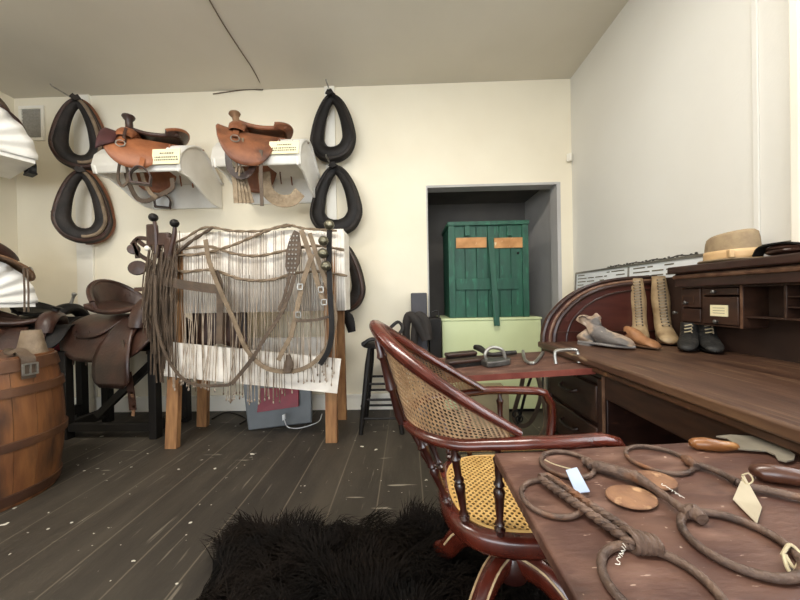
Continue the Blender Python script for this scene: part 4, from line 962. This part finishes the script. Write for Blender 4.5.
tag(G().tube(catmull(pp, 5), .0085, 8).build('metal_bail', 'steel'), 'U shaped bright metal handle standing at the desk end of the far board', 'handle')

# straps hanging behind the far board
hs2 = thing('hanging_harness', 'dark leather harness straps looping below the far board', 'harness', at(528, 425, 1.9))
for pts, wd, m in (([(524, 372), (521, 388), (516, 405), (514, 418), (522, 426), (532, 420), (540, 400), (540, 385), (536, 372)], .028, 'strapd'),
                   ([(533, 372), (526, 392), (521, 412), (518, 424)], .016, 'blackl'), ([(538, 372), (541, 390), (544, 405), (545, 425), (538, 440)], .022, 'strap'), ([(546, 374), (545, 390), (548, 410)], .014, 'string')):
    G().strap(catmull([at(a, b, 1.86) for a, b in pts], 5), wd, .006, (.3, -1, 0)).build('strap', m, hs2)
p = at(516, 414, 1.845); w = G().tube(ring(p, .02, X_, Z_, 16), .005, 6, closed=True); w.tube(ring(p + V((.02, 0, -.03)), .02, X_, Z_, 16), .005, 6, closed=True); w.build('buckle', 'iron', hs2)

# ------------------------------------------------------------------ items on the near pull-out board
def fitring(l, r, tp, bt_, h):
    L1, R1, T1, B1 = nb(*l, h), nb(*r, h), nb(*tp, h), nb(*bt_, h); return (L1 + R1 + T1 + B1) / 4, ((L1 - R1).length + (T1 - B1).length) / 4
BXv = V((1, 0, BS)).normalized()
def bitring(c, r, wr, m, parent, nm='ring', tl=0):
    ay = (Y_ + Z_ * tl).normalized(); return G().tube(ring(c, r, BXv, ay, 48), wr, 10, closed=True).build(nm, m, parent)
def bulge(P, rr, m, parent, nm): return G().tube(catmull(P, 6), rr, 12).build(nm, m, parent)
# twisted double bar bit
c1_, r1 = fitring((527, 500), (578, 503), (548, 480), (553, 521), .006)
c2_, r2 = fitring((614, 572), (716, 605), (660, 553), (650, 640), .006)
tb = thing('twisted_bar_bit', 'horse bit with a twisted double bar nearest the chair', 'horse bit', nb(600, 540), 0, 'old horse bits on the near board')
bitring(c1_, r1, .0045, 'bitiron', tb); bitring(c2_, .062, .006, 'bitiron', tb)
for off, (s, e) in enumerate((((541, 485), (634, 553)), ((557, 489), (640, 547)))):
    A, B = nb(*s, .013), nb(*e, .013); w = G(); ax = (B - A).normalized(); n1 = ax.cross(Z_).normalized(); n2 = n1.cross(ax)
    for k in range(2):
        w.tube([A + (B - A) * (i / 80) + (n1 * math.cos(i * .5 + k * PI) + n2 * math.sin(i * .5 + k * PI)) * .0030 for i in range(81)], .0052, 8)
    w.build('twisted_bar', 'bitiron', tb)
A, B = nb(630, 549, .013), nb(655, 553, .013); w = G()
for i in range(5):
    p = A + (B - A) * i / 4; w.tube(ring(p, .0145 - .0012 * i, Y_ + X_ * -.2, Z_, 16), .004, 6, closed=True)
w.build('wrapped_joint', 'bitiron', tb); G().tube([nb(540, 484, .013), nb(548, 482, .012), nb(558, 489, .013)], .008, 8).build('end_loop', 'bitiron', tb)
# spoon bit
c3, r3 = fitring((539, 466), (594, 466), (566, 456), (568, 478), .006)
c4, r4 = fitring((687, 528), (793, 565), (724, 517), (752, 582), .007)
sbt = thing('spoon_bit', 'big horse bit with rusty flat round plates in the middle', 'horse bit', nb(650, 495), 0, 'old horse bits on the near board')
bitring(c3, r3, .0048, 'bitiron', sbt); bitring(c4, r4, .0058, 'bitiron', sbt)
bulge([nb(588, 468, .012), nb(600, 473, .013), nb(622, 480, .015), nb(640, 487, .016)], [.007, .012, .0115, .009], 'bitiron', sbt, 'mouth_bar')
bulge([nb(634, 484, .016), nb(650, 494, .016), nb(668, 506, .014), nb(690, 522, .012)], [.012, .008, .0065, .008], 'bitiron', sbt, 'mouth_bar')
bulge([nb(686, 519, .012), nb(694, 520, .013), nb(703, 527, .012)], [.009, .013, .009], 'bitiron', sbt, 'ring_socket')
bulge([nb(582, 466, .01), nb(588, 467, .012), nb(591, 472, .011)], [.007, .010, .007], 'bitiron', sbt, 'ring_socket')
for px, py, sx, sy in ((631, 500, .042, .033), (655, 485, .036, .030)):
    c = nb(px, py, .006 if px < 640 else .010); G().lathe([(.0, -.002), (.95, -.002), (1, 0), (.95, .002), (0, .003)], c, Z_, 28).move(lambda p: p).v
    w = G().lathe([(.1, -.002), (.97, -.002), (1, 0), (.97, .002), (.1, .003)], (0, 0, 0), Z_, 28); w.move(lambda p: c + V((p.x * sx, p.y * sy, p.z + p.x * sx * BS))); w.build('flat_plate', 'copper', sbt)
# long bit at the back
c5, r5 = fitring((625, 461), (691, 463), (655, 451), (660, 472), .006)
lb = thing('jointed_bit', 'horse bit with a tagged bar at the back of the near board', 'horse bit', nb(710, 470), 0, 'old horse bits on the near board')
bitring(c5, r5, .0045, 'bitiron', lb)
bulge([nb(684, 463, .010), nb(689, 466, .011), nb(697, 472, .010)], [.008, .0105, .007], 'bitiron', lb, 'ring_socket')
bulge([nb(693, 468, .010), nb(712, 474, .010), nb(728, 482, .010), nb(738, 488, .010)], [.007, .0062, .006, .008], 'bitiron', lb, 'mouth_bar')
bulge([nb(738, 488, .010), nb(748, 492, .010), nb(765, 495, .010), nb(800, 503, .010), nb(840, 512, .010)], [.008, .0062, .0065, .0065, .007], 'bitiron', lb, 'mouth_bar')
# painted numbers on two bits
def squig(a, b, h, parent, n=9, amp=.0022):
    A, B = nb(*a, h), nb(*b, h); ax = (B - A).normalized(); sd = ax.cross(Z_).normalized(); w = G(); rn = random.Random(n)
    for i in range(n):
        p = A + (B - A) * ((i + .5) / n); L_ = (B - A).length / n * .36
        w.tube(catmull([p - ax * L_ - sd * amp * rn.choice((-1, 1)), p + sd * amp * rn.uniform(-1, 1), p + ax * L_ + sd * amp * rn.choice((-1, 1))], 3), .0007, 4)
    w.build('painted_number', 'paint', parent, label='white painted number')
squig((661, 496), (684, 512), .0235, sbt, 9); squig((617, 575), (625, 553), .0135, tb, 7)
# tags
def papertag(label, pts, strip, m, group='paper tags on the horse bits'):
    c = (pts[0] + pts[2]) / 2; t = thing('paper_tag', label, 'tag', c, 0, group)
    nn = (pts[1] - pts[0]).cross(pts[3] - pts[0]).normalized() * .0008
    G().hexa([p - nn for p in pts] + [p + nn for p in pts]).build('card', m, t, smooth=False)
    G().tube(catmull(strip, 6), .0013, 6).build('string', 'string', t)
papertag('bluish white paper tag tied beside the twisted bar bit', [nb(566, 481, .022), nb(577, 479, .024), nb(590, 497, .010), nb(576, 499, .010)], [nb(545, 466, .014), nb(553, 471, .016), nb(562, 476, .02), nb(571, 480, .023)], 'tagb')
papertag('beige paper tag hanging from the bit near the dark wooden handle', [nb(733, 503, .006), nb(744, 485, .020), nb(762, 512, .008), nb(757, 526, .003)], [nb(742, 486, .021), nb(749, 484, .020), nb(753, 490, .018), nb(747, 493, .016), nb(742, 487, .02)], 'tag')
tag(G().tube(catmull([nb(782, 560, .006), nb(790, 556, .016), nb(800, 562, .01), nb(795, 572, .004), nb(784, 562, .012), nb(789, 574, .004), nb(801, 578, .004)], 5), .0022, 6).build('string_knot', 'string'), 'cream string knotted round the ring of the plate bit', 'string')
# knives
kn = thing('round_knife', 'leather knife with honey wooden handle and grey curved blade', 'knife', nb(730, 452))
G().tube(catmull([nb(690, 449, .012), nb(694, 449, .013), nb(706, 450, .014), nb(720, 451, .012), nb(733, 451, .011), nb(737, 451, .010)], 4), [.005, .012, .0145, .0125, .009, .007], 14).build('handle', 'knifew', kn)
bp_ = [(735, 448), (727, 442), (716, 440), (730, 438.5), (752, 440), (770, 446), (786, 452), (795, 459), (794, 464), (786, 466), (778, 464), (775, 459), (766, 455), (750, 454), (738, 453)]
A = [nb(x, y, .010) for x, y in bp_]; n = len(A)
G().add(A + [a - Z_ * .003 for a in A], [tuple(range(n)), tuple(range(2 * n - 1, n - 1, -1))] + [(i, (i + 1) % n, n + (i + 1) % n, n + i) for i in range(n)]).build('blade', 'blade', kn, smooth=False)
kd2 = thing('awl', 'dark polished wooden tool handle at the right photo edge', 'tool', nb(790, 488))
G().tube(catmull([nb(753, 480, .012), nb(757, 480, .015), nb(772, 482, .017), nb(795, 485, .016), nb(815, 488, .014)], 4), [.006, .014, .017, .016, .012], 14).build('handle', 'knifed', kd2)
G().tube([nb(815, 488, .014), nb(850, 494, .006)], [.006, .001], 8).build('spike', 'steel', kd2)

# ------------------------------------------------------------------ cane armchair
CY = .975
ch = thing('cane_armchair', 'polished mahogany armchair with cane back and cane seat', 'chair', (.30, CY, 0))
HW = .20
# lower bow (arm rail): a U open towards +X, horizontal at z ~ .67
def bowp(s):     # s: -1 near arm end .. 0 back .. +1 far arm end
    a = abs(s)
    if a < .5: th = (a / .5) * PI / 2; x = .19 - .20 * math.cos(th); y = HW * math.sin(th)
    else: x = .19 + (a - .5) / .5 * .30; y = HW + .015 * math.sin((a - .5) * 2 * PI)
    z = .665 + (.015 * min(1, max(0, (a - .4) / .3)))
    return V((x, CY + math.copysign(y, s), z))
P = [bowp(-1 + 2 * i / 60) for i in range(61)]
def armdrop(s):   # arm turning down towards the seat front
    e = bowp(s); return [e + V((.035, 0, -.008)), e + V((.06, 0, -.05)), e + V((.062, -.0, -.12)), e + V((.045, -.015 * s, -.20)), e + V((.035, -.02 * s, -.245))]
full = armdrop(-1)[::-1] + P + armdrop(1)
G().tube(full, .0185, 12, flat=(1.1, .85), up=None).build('arm_bow', 'chair', ch)
# crest rail rising from the arms
def crest(s):
    a = abs(s); th = a * PI / 2; k = math.sin(th)
    x = -.095 + .38 * a ** 1.45; y = (HW - .012) * math.sin(min(1, a * 1.25) * PI / 2) ** .8
    z = .955 - .262 * a ** 1.25
    return V((x, CY + math.copysign(y, s), z))
CP = [crest(-1 + 2 * i / 48) for i in range(49)]
G().tube(CP, [.015, .021, .026, .027, .026, .021, .015], 12, flat=(1.25, .8)).build('crest_rail', 'chair', ch)
# cane back between crest and bow
def backpt(u, v):
    s = (u * 2 - 1) * .93; c = crest(s); a = abs(s)
    # matching point on the bow
    sb_ = math.copysign(min(.62, a * .68), s); b = bowp(sb_); return c + (b - c) * v
G().cane(backpt, 64, 16, hole=.36).build('cane_back', 'caneb', ch, smooth=False, solid=.002)
for v_, nm in ((.035, 'upper_binding'), (.965, 'lower_binding')):
    w = G().tube([backpt(i / 60, v_) + V((-.0, 0, 0)) for i in range(61)], .0048, 6)
    w.build(nm, 'crossd', ch)
for s in (-.13, .13):      # outer turned back posts
    a, b = crest(s) + V((-.018, 0, -.01)), bowp(s * .7) + V((-.022, 0, .0)); G().turned(a, b, [(0, .009), (.15, .012), (.2, .017), (.24, .010), (.5, .015), (.58, .018), (.62, .010), (.9, .014), (1, .010)], 10).build('back_post', 'chaird', ch)
# seat
SC = V((.315, CY - .005, .425)); SRX, SRY = .215, .212
def seatpt(r, a): 
    ca, sa = math.cos(a), math.sin(a); q = 1 + .10 * (abs(ca * sa) * 2) ** 2
    return SC + V((SRX * r * ca * q, SRY * r * sa * q, 0))
N_ = 64
def frame_(u, v):
    a = 2 * PI * u; prof = [(.86, .004), (.88, .012), (1.0, .012), (1.04, 0), (1.04, -.03), (1.0, -.042), (.88, -.042), (.86, -.03)]; k = int(round(v * 8)) % 8
    p = seatpt(prof[k][0], a); return p + Z_ * prof[k][1]
G().grid(frame_, N_, 8, cu=True, cv=True).build('seat_frame', 'chair', ch, ang=60)
c45 = math.sqrt(.5)
def seatuv(u, v):
    x, y = (u - .5) * .62, (v - .5) * .62; return SC + V(((x - y) * c45, (x + y) * c45, .010))
def inseat(u, v):
    p = seatuv(u, v) - SC; a = math.atan2(p.y / SRY, p.x / SRX); q = .895 * (1 + .10 * (abs(math.cos(a) * math.sin(a)) * 2) ** 2); return math.hypot(p.x / SRX, p.y / SRY) < q
G().cane(seatuv, 44, 44, inseat, hole=.34).build('cane_seat', 'cane', ch, smooth=False, solid=.003)
G().tube([seatpt(.885, 2 * PI * k / 64) + Z_ * .0125 for k in range(64)], .004, 6, closed=True).build('seat_binding', 'cane', ch)
tp = [(t_, r_ * .86) for t_, r_ in [(0, .010), (.06, .013), (.10, .017), (.13, .010), (.16, .015), (.20, .010), (.45, .0155), (.52, .018), (.56, .011), (.60, .017), (.64, .011), (.82, .013), (.88, .017), (.92, .010), (1, .009)]]
for s in (-.78, -.56, -.38, -.2, 0, .2, .38, .56, .78):
    b = bowp(s); d = b - SC; a = math.atan2(d.y / SRY, d.x / SRX); p = seatpt(.96, a); p.z = SC.z + .005
    G().turned(p, b + Z_ * -.012, tp, 10).build('spindle', 'chaird', ch)
# swivel base
G().lathe([(.09, 0), (.10, .012), (.04, .02), (.035, .06)], SC + V((0, 0, -.112)), Z_, 20).lathe([(.022, 0), (.022, .12)], SC + V((0, 0, -.2)), Z_, 14).build('swivel_plate', 'iron', ch)
G().lathe([(.03, 0), (.055, .02), (.06, .06), (.045, .09), (.055, .12), (.05, .14)], SC + V((0, 0, -.28)), Z_, 18).build('hub', 'chaird', ch)
for k in range(4):
    a = R(45 + 90 * k); d = V((math.cos(a), math.sin(a), 0)); b0 = V((SC.x, SC.y, 0))
    pts = [b0 + d * .03 + Z_ * .22, b0 + d * .12 + Z_ * .215, b0 + d * .20 + Z_ * .16, b0 + d * .25 + Z_ * .09, b0 + d * .30 + Z_ * .05]
    l = G().tube(catmull(pts, 5), [.036, .034, .03, .028, .026], 10, flat=(.8, 1.2), up=(0, 0, 1)).build('leg', 'chair', ch)
    for sd_ in (-1, 1):
        nn = V((-d.y, d.x, 0)) * sd_ * .022
        G().tube([p + nn + Z_ * .026 for p in catmull(pts[:4], 4)], .0035, 5).build('inlay_line', 'crossd', l)
    cst = G().lathe([(.006, 0), (.022, .002), (.022, .02), (.006, .022)], b0 + d * .30 + Z_ * .022 - V((-d.y, d.x, 0)) * .011, V((-d.y, d.x, 0)), 16).tube([b0 + d * .30 + Z_ * .022, b0 + d * .30 + Z_ * .06], .008, 8).build('caster', 'iron', l)

# ------------------------------------------------------------------ fur rug
rp = [(-.72, 1.27), (-.60, 1.32), (-.45, 1.29), (-.25, 1.35), (-.05, 1.33), (.10, 1.36), (.3, 1.3), (.46, 1.2), (.5, .9), (.42, .6), (.1, .5), (-.3, .52), (-.62, .6), (-.70, .8), (-.72, 1.05)]
RP = catmull([V((x - .03, y, 0)) for x, y in rp], 4, closed=True)
rg = thing('fur_rug', 'shaggy black brown fur rug on the floor beside the chair', 'rug', (-.15, .95, 0))
G().prism([(p.x, p.y) for p in RP], (0, 0, .001), X_, Y_, Z_ * .008).build('hide', 'hide', rg)
def inside(x, y):
    c = False; n = len(RP); j = n - 1
    for i in range(n):
        a, b = RP[i], RP[j]
        if (a.y > y) != (b.y > y) and x < (b.x - a.x) * (y - a.y) / (b.y - a.y) + a.x: c = not c
        j = i
    return c
rnd = random.Random(11); vs = []; fs = []; cnt = 0
while cnt < 30000:
    x, y = rnd.uniform(-.85, .5), rnd.uniform(.5, 1.46)
    if not inside(x, y): continue
    cnt += 1
    fl = math.sin(x * 7 + 2.2 * math.sin(y * 5)) + .9 * math.sin(y * 9 + x * 4); a = fl * 1.2 + rnd.gauss(0, .28) + 1.2 + .6 * math.sin(x * 41 + 3 * math.sin(y * 37))
    L_ = rnd.uniform(.06, .10) * (1.15 + .4 * math.sin(x * 33 + 2 * math.sin(y * 29))); ln = rnd.uniform(.5, 1.1); d = V((math.cos(a), math.sin(a), 0)) * ln; s = V((-d.y, d.x, 0)).normalized() * rnd.uniform(.0014, .0026)
    b0 = V((x, y, .008)); p1 = b0 + d * L_ * .25 + Z_ * L_ * .42; p2 = b0 + d * L_ * .65 + Z_ * L_ * .62; p3 = b0 + d * L_ * 1.05 + Z_ * L_ * (.62 + rnd.uniform(-.15, .12))
    o = len(vs); vs += [b0 - s, b0 + s, p1 - s, p1 + s, p2 - s * .7, p2 + s * .7, p3]
    fs += [(o, o + 1, o + 3, o + 2), (o + 2, o + 3, o + 5, o + 4), (o + 4, o + 5, o + 6)]
g = G(); g.v = vs; g.f = fs
me = bpy.data.meshes.new('fur'); me.from_pydata([p - rg.location for p in vs], [], fs); me.materials.append(M['fur'])
fo = bpy.data.objects.new('fur', me); COL.objects.link(fo); fo.parent = rg; fo['kind'] = 'stuff'

# ------------------------------------------------------------------ light
def area(name, loc, rot, sx, sy, p, col):
    l = bpy.data.lights.new(name, 'AREA'); l.shape = 'RECTANGLE'; l.size = sx; l.size_y = sy; l.energy = p; l.color = col
    o = bpy.data.objects.new(name, l); COL.objects.link(o); o.location = loc; o.rotation_euler = rot; return o
area('shopfront_daylight', (-1.1, YN + .05, 1.65), (R(90), 0, 0), 4.2, 2.0, 105, (.88, .94, 1))
area('window_daylight', (XR + .10, .43, 2.0), (0, R(90), 0), 1.4, 1.3, 26, (.92, .97, 1))
area('ceiling_lamp_a', (-1.9, .7, HC - .03), (0, 0, 0), 1.2, .3, 34, (1, .95, .86))
area('ceiling_lamp_b', (.2, .7, HC - .03), (0, 0, 0), 1.2, .3, 34, (1, .95, .86))
wd = bpy.data.worlds.new('world'); S.world = wd; wd.use_nodes = True
bg = wd.node_tree.nodes['Background']; bg.inputs[0].default_value = (.85, .92, 1, 1); bg.inputs[1].default_value = .9

S.view_settings.view_transform = 'Standard'; S.view_settings.look = 'None'; S.view_settings.gamma = 1; S.view_settings.exposure = 0.55
S.view_settings.use_curve_mapping = False
S.cycles.use_denoising = True; S.cycles.max_bounces = 8; S.cycles.diffuse_bounces = 5
